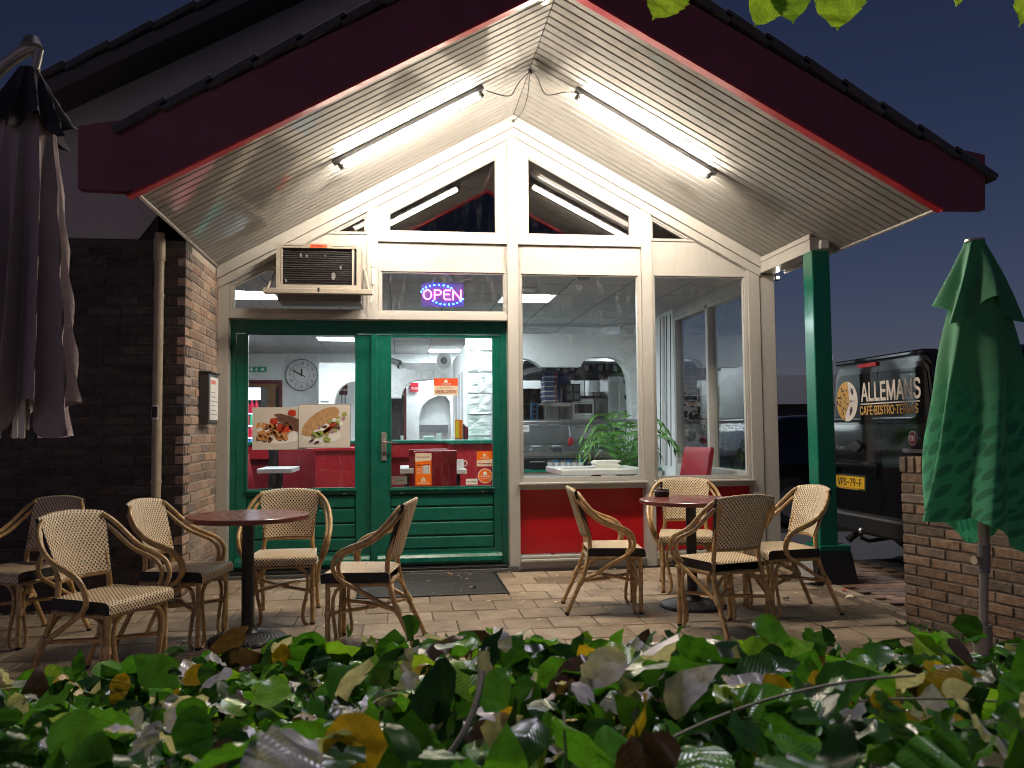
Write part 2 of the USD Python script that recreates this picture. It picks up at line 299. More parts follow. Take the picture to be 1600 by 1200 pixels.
mat('drink_blue', (0.05, 0.2, 0.6), 0.3, 0.4, 14, emit=(0.08, 0.3, 0.9), estr=0.35); mat('drink_red', (0.5, 0.02, 0.05), 0.3, emit=(0.8, 0.05, 0.12), estr=0.2); mat('drink_green', (0.05, 0.4, 0.2), 0.3, emit=(0.1, 0.6, 0.3), estr=0.25)
emat('tube_light', (1.0, 0.865, 0.69), TUBE_W)
emat('panel_light', (0.86, 0.95, 1.0), PANEL_W)
emat('fridge_light', (0.6, 0.8, 1.0), 2.2)
emat('led_red', (1.0, 0.05, 0.22), 16.0); emat('led_blue', (0.02, 0.26, 1.0), 26.0)
emat('flood_light', (1.0, 0.92, 0.75), 60.0)
glassmat('glass', 0.045, dirt=0.03); glassmat('glass_vent', 0.10, tint=(0.6, 0.62, 0.62), dirt=0.003); glassmat('glass_side', 0.09, dirt=0.02)

# woven rattan: staggered dark dots on cream, from the weave's own uv in metres
M['weave'] = usdkit.material(stage, '/World/Looks/weave',
    {'uv': ('uvmap', {'attribute': 'st'}), 'sx': ('separate_xyz', {}),
     'mx': ('math', {'math_type': 'multiply', 'value2': 2*PI/0.021}), 'my': ('math', {'math_type': 'multiply', 'value2': 2*PI/0.025}),
     'cx': ('math', {'math_type': 'cosine'}), 'cy': ('math', {'math_type': 'cosine'}), 'pr': ('math', {'math_type': 'multiply'}),
     'rm': ('rgb_ramp', {'ramp': [(0.0, (0.02, 0.012, 0.01)), (0.26, (0.03, 0.018, 0.012)), (0.36, (0.68, 0.52, 0.33)), (1.0, (0.86, 0.72, 0.51))]}),
     'nr': ('map_range', {'from_min': -1.0, 'from_max': 1.0}), 'bp': ('bump', {'strength': 0.7, 'distance': 0.004}),
     'p': ('principled_bsdf', {'roughness': 0.42})},
    [('uv.UV', 'sx.vector'), ('sx.x', 'mx.value1'), ('sx.y', 'my.value1'), ('mx.value', 'cx.value1'), ('my.value', 'cy.value1'), ('cx.value', 'pr.value1'), ('cy.value', 'pr.value2'),
     ('pr.value', 'nr.value'), ('nr.result', 'rm.fac'), ('rm.color', 'p.base_color'), ('nr.result', 'bp.height'), ('bp.normal', 'p.normal')], surface='p.BSDF')
# leaves: own uv (u across -1..1, v along 0..1); colour differs from leaf to leaf
def leafmat(key, cols, trans=0.35, rough=0.33):       # cols: 40 colours, one per leaf number
    cols = (cols*40)[:40]
    M[key] = usdkit.material(stage, f'/World/Looks/{key}',
        {'ge': ('geometry', {}), 'uv': ('uvmap', {'attribute': 'st'}), 'sx': ('separate_xyz', {}), 'd4': ('math', {'math_type': 'multiply', 'value2': 0.25}), 'rd': ('math', {'math_type': 'round'}), 'kk': ('math', {'math_type': 'multiply_add', 'value2': 1/40, 'value3': 1/80}), 'lo': ('math', {'math_type': 'multiply_add', 'value2': -4.0}),
         'rm': ('rgb_ramp', {'ramp': [(k/40, c) for k, c in enumerate(cols)], 'interpolate': False}), 'ab': ('math', {'math_type': 'absolute'}),
         'm1': ('math', {'math_type': 'multiply', 'value2': -0.42}), 'a1': ('math', {'math_type': 'add'}), 'm2': ('math', {'math_type': 'multiply', 'value2': 44.0}), 'si': ('math', {'math_type': 'sine'}), 'po': ('math', {'math_type': 'power', 'value2': 2.0}),
         'n': ('noise_texture', {'scale': 55.0, 'detail': 5.0, 'roughness': 0.65}), 'hv': ('hsv', {}), 'mr': ('map_range', {'from_min': 0.25, 'from_max': 0.75, 'to_min': 0.55, 'to_max': 1.35}), 'vr': ('map_range', {'from_min': 0.6, 'from_max': 1.0, 'to_min': 1.0, 'to_max': 1.22, 'clamp': True}), 'hm': ('math', {'math_type': 'multiply'}),
         'bp': ('bump', {'strength': 0.12, 'distance': 0.002}), 'p': ('principled_bsdf', {'roughness': rough}), 't': ('translucent_bsdf', {}), 'tc': ('mix_color', {'blend_type': 'multiply', 'fac': 1.0, 'b': (1.0, 1.0, 0.35)}), 'mx': ('mix_closure', {'fac': trans})},
        [('uv.UV', 'sx.vector'), ('sx.x', 'd4.value1'), ('d4.value', 'rd.value1'), ('rd.value', 'kk.value1'), ('kk.value', 'rm.fac'), ('rd.value', 'lo.value1'), ('sx.x', 'lo.value3'), ('lo.value', 'ab.value1'), ('ab.value', 'm1.value1'), ('m1.value', 'a1.value1'), ('sx.y', 'a1.value2'),
         ('a1.value', 'm2.value1'), ('m2.value', 'si.value1'), ('si.value', 'po.value1'), ('ge.position', 'n.vector'), ('n.fac', 'mr.value'), ('po.value', 'vr.value'), ('mr.result', 'hm.value1'), ('vr.result', 'hm.value2'), ('hm.value', 'hv.value'), ('rm.color', 'hv.color'), ('hv.color', 'p.base_color'), ('po.value', 'bp.height'), ('bp.normal', 'p.normal'),
         ('hv.color', 'tc.a'), ('tc.result', 't.color'), ('p.BSDF', 'mx.closure1'), ('t.BSDF', 'mx.closure2')], surface='mx.closure')
leafmat('hedge_leaf', [(0.020, 0.065, 0.013)]*7 + [(0.035, 0.11, 0.018)]*7 + [(0.065, 0.21, 0.027)]*7 + [(0.12, 0.34, 0.038)]*7 + [(0.26, 0.52, 0.055)]*3 + [(0.40, 0.60, 0.07)]*1 + [(0.70, 0.64, 0.67)]*4 + [(0.60, 0.56, 0.54)]*1 + [(0.40, 0.42, 0.30)]*1 + [(0.60, 0.38, 0.03)] + [(0.10, 0.055, 0.035)], 0.44, 0.25)
leafmat('branch_leaf', [(0.20, 0.36, 0.06), (0.26, 0.42, 0.065), (0.30, 0.46, 0.07)], 0.55)
# ---------------------------------------------------------------- ground, paving, road
AX, AZ = 1.019, 4.111                    # porch ridge
ML, MR = 0.556, -0.5375                  # rake slopes
def soff(x): return AZ + (ML*(x-AX) if x < AX else MR*(x-AX))
XL, XR, XE = -1.566, 3.352, 3.60         # left post, right post, right eave
DEP = 2.252                              # depth of the porch roof
W0 = np.array([3.163, -2.443]); WD = np.array([0.222, -0.975]); WN = np.array([-WD[1], WD[0]])*-1.0
g = MB(); g.add([(-150, -150, -0.03), (150, -150, -0.03), (150, 150, -0.03), (-150, 150, -0.03)], [(0, 1, 2, 3)]).build('ground', 'asphalt', kind='structure')
pav = thing('paving', kind='structure')
MB().box(-5.4, 3.30, -5.6, -0.05, -0.05, -0.006).build('bedding', 'sand_joint', pav)
rest = MB(); ntile = 0
T = 0.30
cells = []
for j in range(0, 19):
    y1 = -0.06 - j*T; off = (j % 2)*T/2
    for i in range(-18, 12):
        x0 = i*T + off + 0.06
        xmax = 3.30 if y1 > -2.3 else 3.1
        if x0 + T > xmax + 0.01: continue
        cells.append((x0, y1))
cells.sort(key=lambda c: (c[0]-0.7)**2*0.8 + (c[1]+1.6)**2*1.2)
for k, (x0, y1) in enumerate(cells):
    dz = rnd.uniform(-0.003, 0.003); gap = 0.0035
    m = MB() if k < 300 else rest
    a = len(m.v)
    m.box(x0+gap, x0+T-gap, y1-T+gap, y1-gap, -0.04, dz, 0.004)
    v = m.v[a]; tx, ty = rnd.uniform(-0.006, 0.006), rnd.uniform(-0.006, 0.006)
    v[:, 2] += np.where(v[:, 2] > -0.02, (v[:, 0]-x0-T/2)*tx + (v[:, 1]-y1+T/2)*ty, 0)
    if k < 300: m.build('paving_tile', 'paver', pav)
rest.build('outer_tiles', 'paver', pav, kind='stuff')
mt = thing('door_mat', 'flat dark rubber door mat with crumbs in front of the green doors', 'door mat')
xs, ys = np.linspace(-0.315, 0.80, 30), np.linspace(-1.02, -0.07, 20)
P = np.array([[(x, y, 0.008+0.004*meshkit.fbm(np.array([[x*4, y*4, 0]]))[0]) for x in xs] for y in ys]); MB().grid(P).build('mat_sheet', 'mat_rubber', mt, smooth=True)
fr = MB()
for a, b, c, d in ((-0.335, 0.82, -0.07, -0.05), (-0.335, 0.82, -1.04, -1.02), (-0.335, -0.315, -1.02, -0.07), (0.80, 0.82, -1.02, -0.07)): fr.box(a, b, c, d, -0.01, 0.014, 0.003)
fr.build('mat_edge', 'black_metal', mt)
# strip of clinker paving and kerb on the right
kb = thing('kerb', kind='structure')
for i in range(9):
    y = -0.1 - i*0.5
    MB().box(3.31, 3.41, y-0.49, y, -0.05, 0.004+rnd.uniform(-0.002, 0.002), 0.006).build('kerb_stone', 'paver', kb)
ck = thing('path', kind='structure'); n = 0
MB().box(3.42, 4.30, -3.6, 1.2, -0.06, -0.022).build('bedding', 'sand_joint', ck)
for j in range(38):
    for i in range(4):
        x0 = 3.425 + i*0.215 + (j % 2)*0.1; y0 = -2.9 + j*0.105
        if x0 + 0.2 > 4.3: continue
        MB().box(x0, x0+0.205, y0, y0+0.098, -0.05, rnd.uniform(-0.006, 0.002), 0.004).build('paving_brick', 'clinker', ck)
MB().box(-6, 4.5, -9.5, -5.62, -0.06, -0.012).build('soil_bed', 'soil', kind='structure')

# ---------------------------------------------------------------- the building
bld = thing('snack_bar_building', 'snack bar with white gabled glass front, green doors and deep red porch roof', 'building')
def brick_courses(parent, n_parts, spec, matname):
    """spec: (u0, u1, z, axis function) bricks; each its own mesh up to n_parts, the rest joined"""
    rest = MB(); k = 0
    for (fn, a0, a1, z0, z1) in spec:
        m = MB() if k < n_parts else rest
        t = MB().box(a0, a1, 0, 0.06, z0, z1, 0.003)
        for v, f in zip(t.v, t.f):
            v = v.copy(); v[:, 1] += rnd.uniform(-0.002, 0.003)
            m.add(fn(v), f)
        if k < n_parts: m.build('brick', matname, parent)
        k += 1
    if rest.n: rest.build('far_bricks', matname, parent, kind='stuff')
# left return wall (faces +X at XL) and left front wall (faces -Y at y=-1.08)
PZ = 0.0725; H = 0.058
ret = thing('return_wall', parent=bld)
top = 2.66
MB().box(XL-0.20, XL-0.006, -1.074, 0.08, -0.02, top).build('mortar', 'mortar', ret)
sp = []
fR = lambda v: np.stack([XL - v[:, 1] + 0.002, -1.08 + v[:, 0], v[:, 2]], 1)[:, [0, 1, 2]]
for c in range(int(top/PZ)):
    z = 0.006 + c*PZ; x = -0.0
    seq = [0.104] if c % 2 else []
    x = 0.0
    first = True
    while x < 1.08:
        L = 0.104 if (first and c % 2) else 0.215
        first = False
        e = min(x+L, 1.085)
        if e-x > 0.03: sp.append((fR, x, e, z, z+H))
        x += L+0.011
brick_courses(ret, 250, sp, 'brick')
fw_ = thing('front_wall', parent=bld)
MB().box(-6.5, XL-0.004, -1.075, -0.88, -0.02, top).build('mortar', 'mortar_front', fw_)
sp = []
fF = lambda v: np.stack([v[:, 0], -1.082 + v[:, 1], v[:, 2]], 1)
for c in range(int(top/PZ)):
    z = 0.006 + c*PZ; x = XL - (0.104 if c % 2 == 0 else 0.0) - (0.011 if c % 2 == 0 else 0)
    while x > -6.3:
        sp.append((fF, x-0.215, x, z, z+H)); x -= 0.226
sp.sort(key=lambda s: -s[1])
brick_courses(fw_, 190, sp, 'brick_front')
# grey boarded gable above, its verge and dark tiled roof edge
RX, RZ = 0.62, 5.30
def verge(x): return RZ + ML*(x-RX)
gb = thing('gable_boarding', parent=bld)
x = -6.4
while x < 1.9:
    x1 = x+0.2492; zt = verge(min(x1, RX)) if x1 <= RX else RZ - 0.54*(x-RX)
    za, zb = verge(x), verge(x1)
    if x1 > RX: za, zb = RZ-0.54*max(0, x-RX), RZ-0.54*(x1-RX)
    la = 2.665 if x < -1.76 else soff(x)+0.40; lb = 2.665 if x1 < -1.76 else soff(x1)+0.40
    if za > la+0.05 and zb > lb+0.05:
        MB().front(Polygon([(x, la), (x1, lb), (x1, zb), (x, za)]), -1.085, 0.02).build('board', 'grey_board', gb)
    x += 0.25
MB().front(Polygon([(-6.4, 2.66), (-1.77, 2.66), (-1.77, soff(-1.77)+0.40), (AX, AZ+0.40), (1.9, soff(1.9)+0.40), (RX, RZ-0.05), (-4.1, 2.70)]), -1.062, 0.02).build('backing', 'groove_dark', gb)
ux = np.array([1, 0, ML])/math.hypot(1, ML); uz = np.array([-ML, 0, 1])/math.hypot(1, ML)
vg = thing('verge', parent=bld)
L = math.hypot(RX+5.2, ML*(RX+5.2))
MB().obox(np.array([RX, -1.24, RZ]) - ux*L/2 + uz*0.03, (L, 0.34, 0.10), ux, (0, 1, 0), uz, 0.005).build('verge_board', 'case_grey', vg)
for k in range(17):
    MB().obox(np.array([RX, -1.25, RZ]) - ux*(0.15+k*0.33) + uz*(0.105+0.02*(k % 1)), (0.36, 0.38, 0.05), ux+uz*0.07, (0, 1, 0), uz-ux*0.07, 0.008).build('verge_tile', 'roof_tile', vg)
rf = MB(); mr = -0.54
rf.add([(RX, -1.0, RZ+0.08), (-5.0, -1.0, verge(-5.0)+0.08), (-5.0, 10, verge(-5.0)+0.08), (RX, 10, RZ+0.08), (4.2, 0.5, RZ+0.08+mr*(4.2-RX)), (4.2, 10, RZ+0.08+mr*(4.2-RX)), (RX, 0.5, RZ+0.08)], [(0, 1, 2, 3), (6, 3, 5, 4)]); rf.build('main_roof', 'roof_tile', bld)

# soffit: planks run from ridge to eave on both slopes
sof = thing('soffit', parent=bld)
NPL = 24; PW = DEP/NPL
def slope_frame(side):
    m = ML if side < 0 else MR
    s = np.array([-1, 0, -m]) if side < 0 else np.array([1, 0, m]); s = s/np.linalg.norm(s)
    nn = np.array([m, 0, -1.0]); nn /= np.linalg.norm(nn)      # pointing down and out of the soffit
    return s, nn
for side in (-1, 1):
    s, nn = slope_frame(side); Xe = -1.551 if side < 0 else XE
    Ls = abs(Xe-AX)/abs(s[0])
    O = np.array([AX, 0, AZ])
    for k in range(NPL):
        y1, y0 = -k*PW-0.0055, -(k+1)*PW+0.0055
        h = rnd.uniform(-0.0006, 0.0006)
        prof = [(y0, -0.014), (y0, -0.006), (y0+0.006, h), (y1-0.006, h), (y1, -0.006), (y1, -0.014)]
        V = []
        for e in (0.003, Ls):
            for y, d in prof: V.append(O + s*e + np.array([0, y, 0]) + nn*d)
        F = [(i, (i+1) % 6, 6+(i+1) % 6) for i in range(6)] + [(i, 6+(i+1) % 6, 6+i) for i in range(6)] + [(0, i, i+1) for i in range(1, 5)] + [(6, 6+i+1, 6+i) for i in range(1, 5)]
        MB().add(V, F).build('plank', 'soffit_paint', sof)
    b = MB()
    b.obox(O + s*Ls/2 + np.array([0, -DEP/2, 0]) - nn*0.022, (Ls, DEP, 0.010), s, (0, 1, 0), -nn); b.build('backing', 'groove_dark', sof)
    e = MB(); e.obox(O + s*(Ls+0.012) + np.array([0, -DEP/2, 0]) - nn*0.012, (0.022, DEP, 0.045), s, (0, 1, 0), -nn, 0.003); e.build('eave_trim', 'white_paint', sof)
# porch roof slab, red fascia, tiles along its edge
slab = MB()
for side in (-1, 1):
    s, nn = slope_frame(side); Xe = -1.55 if side < 0 else 3.605; Ls = abs(Xe-AX)/abs(s[0])
    slab.obox(np.array([AX, 0, AZ]) + s*Ls/2 + np.array([0, (9.2-DEP)/2, 0]) - nn*0.17, (Ls, 9.2+DEP-0.02, 0.27), s, (0, 1, 0), -nn)
slab.build('porch_roof', 'roof_tile', bld)
fas = thing('fascia', parent=bld)
fl = Polygon([(AX, AZ-0.006), (-1.55, soff(-1.55)-0.006), (-1.602, 2.668), (-1.87, 2.676), (-1.875, 3.05), (-1.56, 3.11), (-1.15, 3.29), (AX, soff(AX)+0.37)])
frp = Polygon([(AX, AZ-0.006), (AX, AZ+0.37), (3.45, soff(3.45)+0.37), (3.935, 3.085), (3.92, 2.708), (3.62, 2.704), (3.575, soff(3.575)-0.006)])
MB().front(fl, -DEP-0.075, 0.07).build('fascia_board', 'red_fascia', fas)
MB().front(frp, -DEP-0.075, 0.07).build('fascia_board', 'red_fascia', fas)
for side in (-1, 1):
    s, nn = slope_frame(side); Le = abs((-1.60 if side < 0 else 3.62)-AX)/abs(s[0])
    MB().obox(np.array([AX, -DEP-0.040, AZ]) + s*(Le/2+0.006) + nn*0.013, (Le, 0.074, 0.016), s, (0, 1, 0), -nn, 0.002).build('edge_batten', 'red_edge', fas)
    for k in range(11 if side < 0 else 11):
        e = 0.05 + k*0.30
        c = np.array([AX, -DEP-0.0, AZ+0.37+0.045]) + s*(e+0.16)
        if side < 0 and c[0] < -1.75: continue
        if c[0] > 3.9: continue
        t = s*1.0 - nn*0.0
        ex = s + (-nn)*-0.07; ex /= np.linalg.norm(ex); ez = np.cross(ex, (0, 1, 0)) if side > 0 else np.cross(ex, (0, 1, 0)); 
        if ez[2] < 0: ez = -ez
        MB().obox(c + np.array([0, 0.12, 0.01]), (0.36, 0.46, 0.055), ex, (0, 1, 0), ez, 0.008).build('verge_tile', 'roof_tile', fas)

# timber front: clip everything to the gable
gable = Polygon([(XL, -0.02), (XL, soff(XL)), (AX, AZ), (XR, soff(XR)), (XR, -0.02)])
def member(name, poly, y, d, m='white_paint', parent=None):
    q = poly.intersection(gable.buffer(-0.001))
    return MB().front(q, y, d).build(name, m, parent or bld)
frt = thing('timber_front', parent=bld)
for nm, x0, x1, z0 in (('post', XL, -1.475, 0.0), ('post', -0.292, -0.199, 2.235), ('post', 0.958, 1.054, 0.0), ('post', 2.209, 2.304, 0.0), ('post', 3.238, XR-0.004, 0.0)):
    member(nm, rect(x0, x1, z0, 5), -0.012 if x0 > XL else -0.004, 0.13, parent=frt)
# rake boards in two steps under the soffit
def band(off0, off1, x0, x1):
    return Polygon([(x0, soff(x0)-off0), (min(AX, x1), soff(min(AX, x1))-off0)] + ([(x1, soff(x1)-off0), (x1, soff(x1)-off1)] if x1 > AX else []) + [(min(AX, x1), soff(min(AX, x1))-off1), (x0, soff(x0)-off1)])
for x0, x1 in ((XL, AX), (AX, XR)):
    if x0 < AX - 0.1: b1 = Polygon([(x0, soff(x0)-0.001), (x1, soff(x1)-0.001), (x1, soff(x1)-0.105), (x0, soff(x0)-0.105)]); b2 = Polygon([(x0, soff(x0)-0.108), (x1, soff(x1)-0.108), (x1, soff(x1)-0.185), (x0, soff(x0)-0.185)])
    else: b1 = Polygon([(x0, AZ-0.001), (x1, soff(x1)-0.001), (x1, soff(x1)-0.105), (x0, AZ-0.105)]); b2 = Polygon([(x0, AZ-0.108), (x1, soff(x1)-0.108), (x1, soff(x1)-0.185), (x0, AZ-0.185)])
    MB().front(b1, -0.055, 0.11).build('rake_board', 'white_paint', frt); MB().front(b2, -0.028, 0.08).build('rake_board', 'white_paint', frt)
# transom panels
def below(off): return Polygon([(XL, -1), (XL, soff(XL)-off), (AX, AZ-off), (XR, soff(XR)-off), (XR, -1)])
for x0, x1, z0, z1 in ((-1.475, -0.292, 2.703, 2.995), (-0.199, 0.958, 2.697, 2.930), (1.054, 2.209, 2.697, 2.930), (2.304, 3.238, 2.697, 2.995)):
    MB().front(rect(x0, x1, z0, z1).intersection(below(0.18)), 0.030, 0.03).build('transom_panel', 'white_paint', frt)
MB().front(rect(-1.475, 0.958, 2.237, 2.285), 0.0, 0.12).build('rail', 'white_paint', frt)
MB().front(rect(1.054, 2.209, 0.713, 0.757), 0.0, 0.12).build('rail', 'white_paint', frt)
MB().front(rect(2.304, 3.238, 0.713, 0.757), 0.0, 0.12).build('rail', 'white_paint', frt)
MB().front(rect(1.054, 2.209, 0.012, 0.075), 0.0, 0.12).build('rail', 'white_paint', frt)
MB().front(rect(2.304, 3.238, 0.012, 0.075), 0.0, 0.12).build('rail', 'white_paint', frt)
for x0, x1 in ((1.054, 2.209), (2.304, 3.238)):
    MB().box(x0+0.002, x1-0.002, -0.035, 0.03, 0.076, 0.10, 0.005).build('sill', 'white_paint', frt)
    MB().box(x0+0.002, x1-0.002, -0.012, 0.03, 0.104, 0.130, 0.005).build('sill', 'white_paint', frt)
    MB().front(rect(x0+0.002, x1-0.002, 0.133, 0.711), 0.075, 0.02).build('red_panel', 'red_panel', frt)
    MB().box(x0-0.015, x1+0.015, -0.055, 0.02, 0.758, 0.778, 0.005).build('sill', 'white_paint', frt)
MB().box(0.85, 3.5, -0.03, 0.10, -0.04, 0.010).build('plinth', 'groove_dark', frt)
MB().box(-1.56, 0.955, -0.045, 0.12, -0.03, 0.03, 0.004).build('threshold', 'stone_sill', frt)
MB().box(-1.56, 0.955, -0.02, 0.20, 0.031, 0.052, 0.002).build('threshold', 'black_plain', frt)
MB().box(0.94, 1.035, -0.04, 0.0, -0.03, 0.045, 0.003).build('post_foot', 'stone_sill', frt)
# windows: frame ring + pane (+ bead)
def window(name, g, y=0.016, fw=0.052, gl='glass', frame='white_paint', parent=None, fd=0.06):
    w = thing(name, parent=parent or bld)
    MB().front(ring(g, fw), y, fd).build('frame', frame, w)
    inner = g.buffer(-fw, join_style=2)
    if inner.is_empty: return w
    MB().front(ring(inner, 0.012), y+0.014, fd-0.02).build('bead', frame, w)
    v = np.array(inner.buffer(-0.004, join_style=2).exterior.coords)[:-1]
    q = trimesh.creation.triangulate_polygon(inner.buffer(-0.004, join_style=2), engine='earcut')
    V = np.column_stack([q[0][:, 0], np.full(len(q[0]), y+0.034), q[0][:, 1]]); Fc = q[1]
    nrm = np.cross(V[Fc[0, 1]]-V[Fc[0, 0]], V[Fc[0, 2]]-V[Fc[0, 0]])
    if nrm[1] > 0: Fc = Fc[:, ::-1]
    MB().add(V, Fc).build('pane', gl, w)
    return w
window('window', rect(1.056, 2.207, 0.780, 2.695), fw=0.028)
window('window', rect(2.306, 3.236, 0.780, 2.695), fw=0.024)
window('window', rect(-0.197, 0.956, 2.287, 2.694), fw=0.022)
window('window', rect(-1.473, -0.294, 2.287, 2.701).intersection(below(0.19)), fw=0.028)
window('vent_window', rect(-0.197, 0.956, 2.934, 5).intersection(below(0.188)), fw=0.092, gl='glass_vent', y=-0.006)
window('vent_window', rect(1.056, 2.207, 2.934, 5).intersection(below(0.188)), fw=0.092, gl='glass_vent', y=-0.006)
window('vent_window', rect(-1.2, -0.294, 2.998, 5).intersection(below(0.188)), fw=0.014, gl='glass_vent')
window('vent_window', rect(2.306, 3.2, 2.998, 5).intersection(below(0.188)), fw=0.014, gl='glass_vent')
# dark loft behind the vents
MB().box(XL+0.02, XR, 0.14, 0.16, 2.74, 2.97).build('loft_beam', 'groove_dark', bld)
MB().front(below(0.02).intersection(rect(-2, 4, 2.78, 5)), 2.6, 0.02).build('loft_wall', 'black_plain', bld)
# green double door
DY = 0.10                                    # the doors stand back behind the white front
dX = lambda x: x*(7.42+DY+0.03)/7.42
dZ = lambda z: 1.24+(z-1.24)*(7.42+DY+0.03)/7.42
def door(x0, x1, gx0, gx1, gz0, gz1):
    d = thing('door', parent=bld)
    x0, x1, gx0, gx1, gz0, gz1 = dX(x0), dX(x1), dX(gx0), dX(gx1), dZ(gz0), dZ(gz1)
    g = rect(x0, x1, 0.055, 2.115); hole = rect(gx0, gx1, gz0, gz1); low = rect(gx0, gx1, 0.19, gz0-0.055)
    MB().front(g.difference(hole).difference(low), DY+0.028, 0.05).build('door_frame', 'green_paint', d)
    zz = [0.192] + [dZ(z) for z in (0.325, 0.45, 0.58)] + [gz0-0.057]
    for a, b in zip(zz[:-1], zz[1:]): MB().box(gx0+0.001, gx1-0.001, DY+0.043, DY+0.07, a+0.006, b-0.006, 0.008).build('plank', 'green_paint', d)
    MB().box(gx0, gx1, DY+0.066, DY+0.075, 0.19, gz0-0.055).build('backing', 'groove_dark', d)
    MB().front(ring(hole.buffer(0.012, join_style=2), 0.020), DY+0.022, 0.03).build('glazing_bead', 'green_paint', d)
    MB().box(gx0-0.01, gx1+0.01, DY+0.008, DY+0.03, gz0-0.022, gz0-0.006, 0.003).build('glazing_sill', 'green_paint', d)
    MB().add([(gx0, DY+0.050, gz0), (gx1, DY+0.050, gz0), (gx1, DY+0.050, gz1), (gx0, DY+0.050, gz1)], [(0, 1, 2, 3)]).build('pane', 'glass', d)
    P_ = [(DY+y, z) for y, z in ((0.03, 0.16), (0.0, 0.150), (-0.022, 0.125), (-0.028, 0.09), (-0.012, 0.066), (0.03, 0.066))]
    V = [(xx, y, z) for xx in (x0+0.004, x1-0.004) for y, z in P_]; F = [(i, i+1, 7+i) for i in range(5)] + [(i, 7+i, 6+i) for i in range(5)] + [(0, i+1, i) for i in range(1, 5)] + [(6, 6+i, 7+i) for i in range(1, 5)]
    MB().add(V, F).build('weather_bar', 'green_paint', d)
    for xx in (gx0+0.1, gx1-0.1): MB().box(xx-0.012, xx+0.012, DY+0.024, DY+0.029, gz0-0.048, gz0-0.040).build('drain_slot', 'white_plastic', d)
    return d
MB().front(rect(-1.49, 0.975, 0.053, 2.26).difference(rect(dX(-1.405), dX(0.893), 0.0, 2.12)), DY+0.014, 0.07).build('door_surround', 'green_paint', bld)
door(-1.403, -0.262, -1.313, -0.389, 0.754, 2.098)
d2 = door(-0.206, 0.891, -0.091, 0.822, 0.749, 2.083)
MB().box(dX(-0.262), dX(-0.206), DY-0.004, DY+0.07, 0.055, 2.118, 0.006).build('meeting_stile', 'green_paint', d2)
MB().box(-0.174, -0.127, DY+0.016, DY+0.028, 0.985, 1.235, 0.004).build('handle_plate', 'alu', d2)
hd = MB(); hd.tube([(-0.150, DY+0.02, 1.152), (-0.150, DY-0.035, 1.152)], 0.010); hd.tube([(-0.158, DY-0.038, 1.152), (-0.09, DY-0.040, 1.152), (-0.035, DY-0.032, 1.150)], 0.0095); hd.build('handle', 'chrome', d2, smooth=40)
MB().box(-0.155, -0.146, DY+0.012, DY+0.017, 1.03, 1.055).build('key_hole', 'black_plain', d2)
# second white corner post, beam to the green post
MB().box(XR+0.006, 3.503, 0.0, 0.12, -0.02, 2.70, 0.004).build('corner_post', 'white_paint', frt)
bm = thing('beam', parent=bld)
MB().box(3.356, 3.505, -0.985, 0.0, 2.705, soff(3.356)-0.035).build('beam_core', 'white_paint', bm)
MB().box(3.352, 3.37, -0.99, 0.0, 2.70, 2.80, 0.003).build('beam_board', 'white_paint', bm)
MB().box(3.346, 3.372, -0.992, 0.0, 2.803, soff(3.346)-0.014, 0.003).build('beam_board', 'white_paint', bm)
MB().box(3.43, 3.50, -1.03, -0.99, 2.72, 2.79, 0.003).build('junction_box', 'white_plastic', bm)
MB().front(Polygon([(3.374, 2.72), (3.58, 2.70), (3.58, soff(3.58)-0.014), (3.374, soff(3.374)-0.014)]), -0.97, 0.02).build('eave_closer', 'white_paint', bm)
post = thing('porch_post', 'glossy green square porch post standing on a black foot', 'post', (3.420, -0.96, 0))
MB().box(-0.078, 0.076, -0.080, 0.080, 0.30, 2.70, 0.006).build('shaft', 'green_post', post)
MB().box(-0.105, 0.16, -0.125, 0.125, 0.255, 0.302, 0.006).build('foot_plate', 'green_post', post)
ft = MB(); h = trimesh.convex.convex_hull([(x*s, y*s, z) for z, s in ((0, 1.0), (0.19, 0.86), (0.254, 0.80)) for x in (-0.16, 0.19) for y in (-0.17, 0.17)]); ft.add(h.vertices, h.faces).build('foot', 'black_plain', post)
# downpipe on the left wall
dp = thing('downpipe', 'beige rain pipe with two collars on the dark brick wall', 'downpipe', (-1.738, -1.135, 0))
MB().tube([(0, 0, 0.02), (0, 0, 2.70)], 0.034, 16).build('pipe', 'pipe_beige', dp, smooth=40)
for z in (2.52, 2.24, 0.9, 0.35): MB().tube([(0, 0, z-0.012), (0, 0, z+0.012)], 0.0385, 16).build('collar', 'pipe_beige', dp, smooth=40)
MB().tube([(0, 0, 2.50), (0, 0, 2.66)], 0.042, 16).build('socket', 'pipe_beige', dp, smooth=40)
stk = thing('pipe_sticker', 'small black and white sticker on the beige rain pipe', 'sticker')
MB().add([(-1.738+0.037*math.sin(a), -1.135-0.037*math.cos(a), z) for z in (1.345, 1.45) for a in np.linspace(-1.0, 0.5, 8)], [(i, i+1, 9+i, 8+i) for i in range(7)]).build('sticker_sheet', 'print_white', stk)
MB().add([(-1.738+0.0375*math.sin(a), -1.135-0.0375*math.cos(a), z) for z in (1.358, 1.437) for a in np.linspace(-0.85, 0.35, 8)], [(i, i+1, 9+i, 8+i) for i in range(7)]).build('print', 'text_dark', stk)
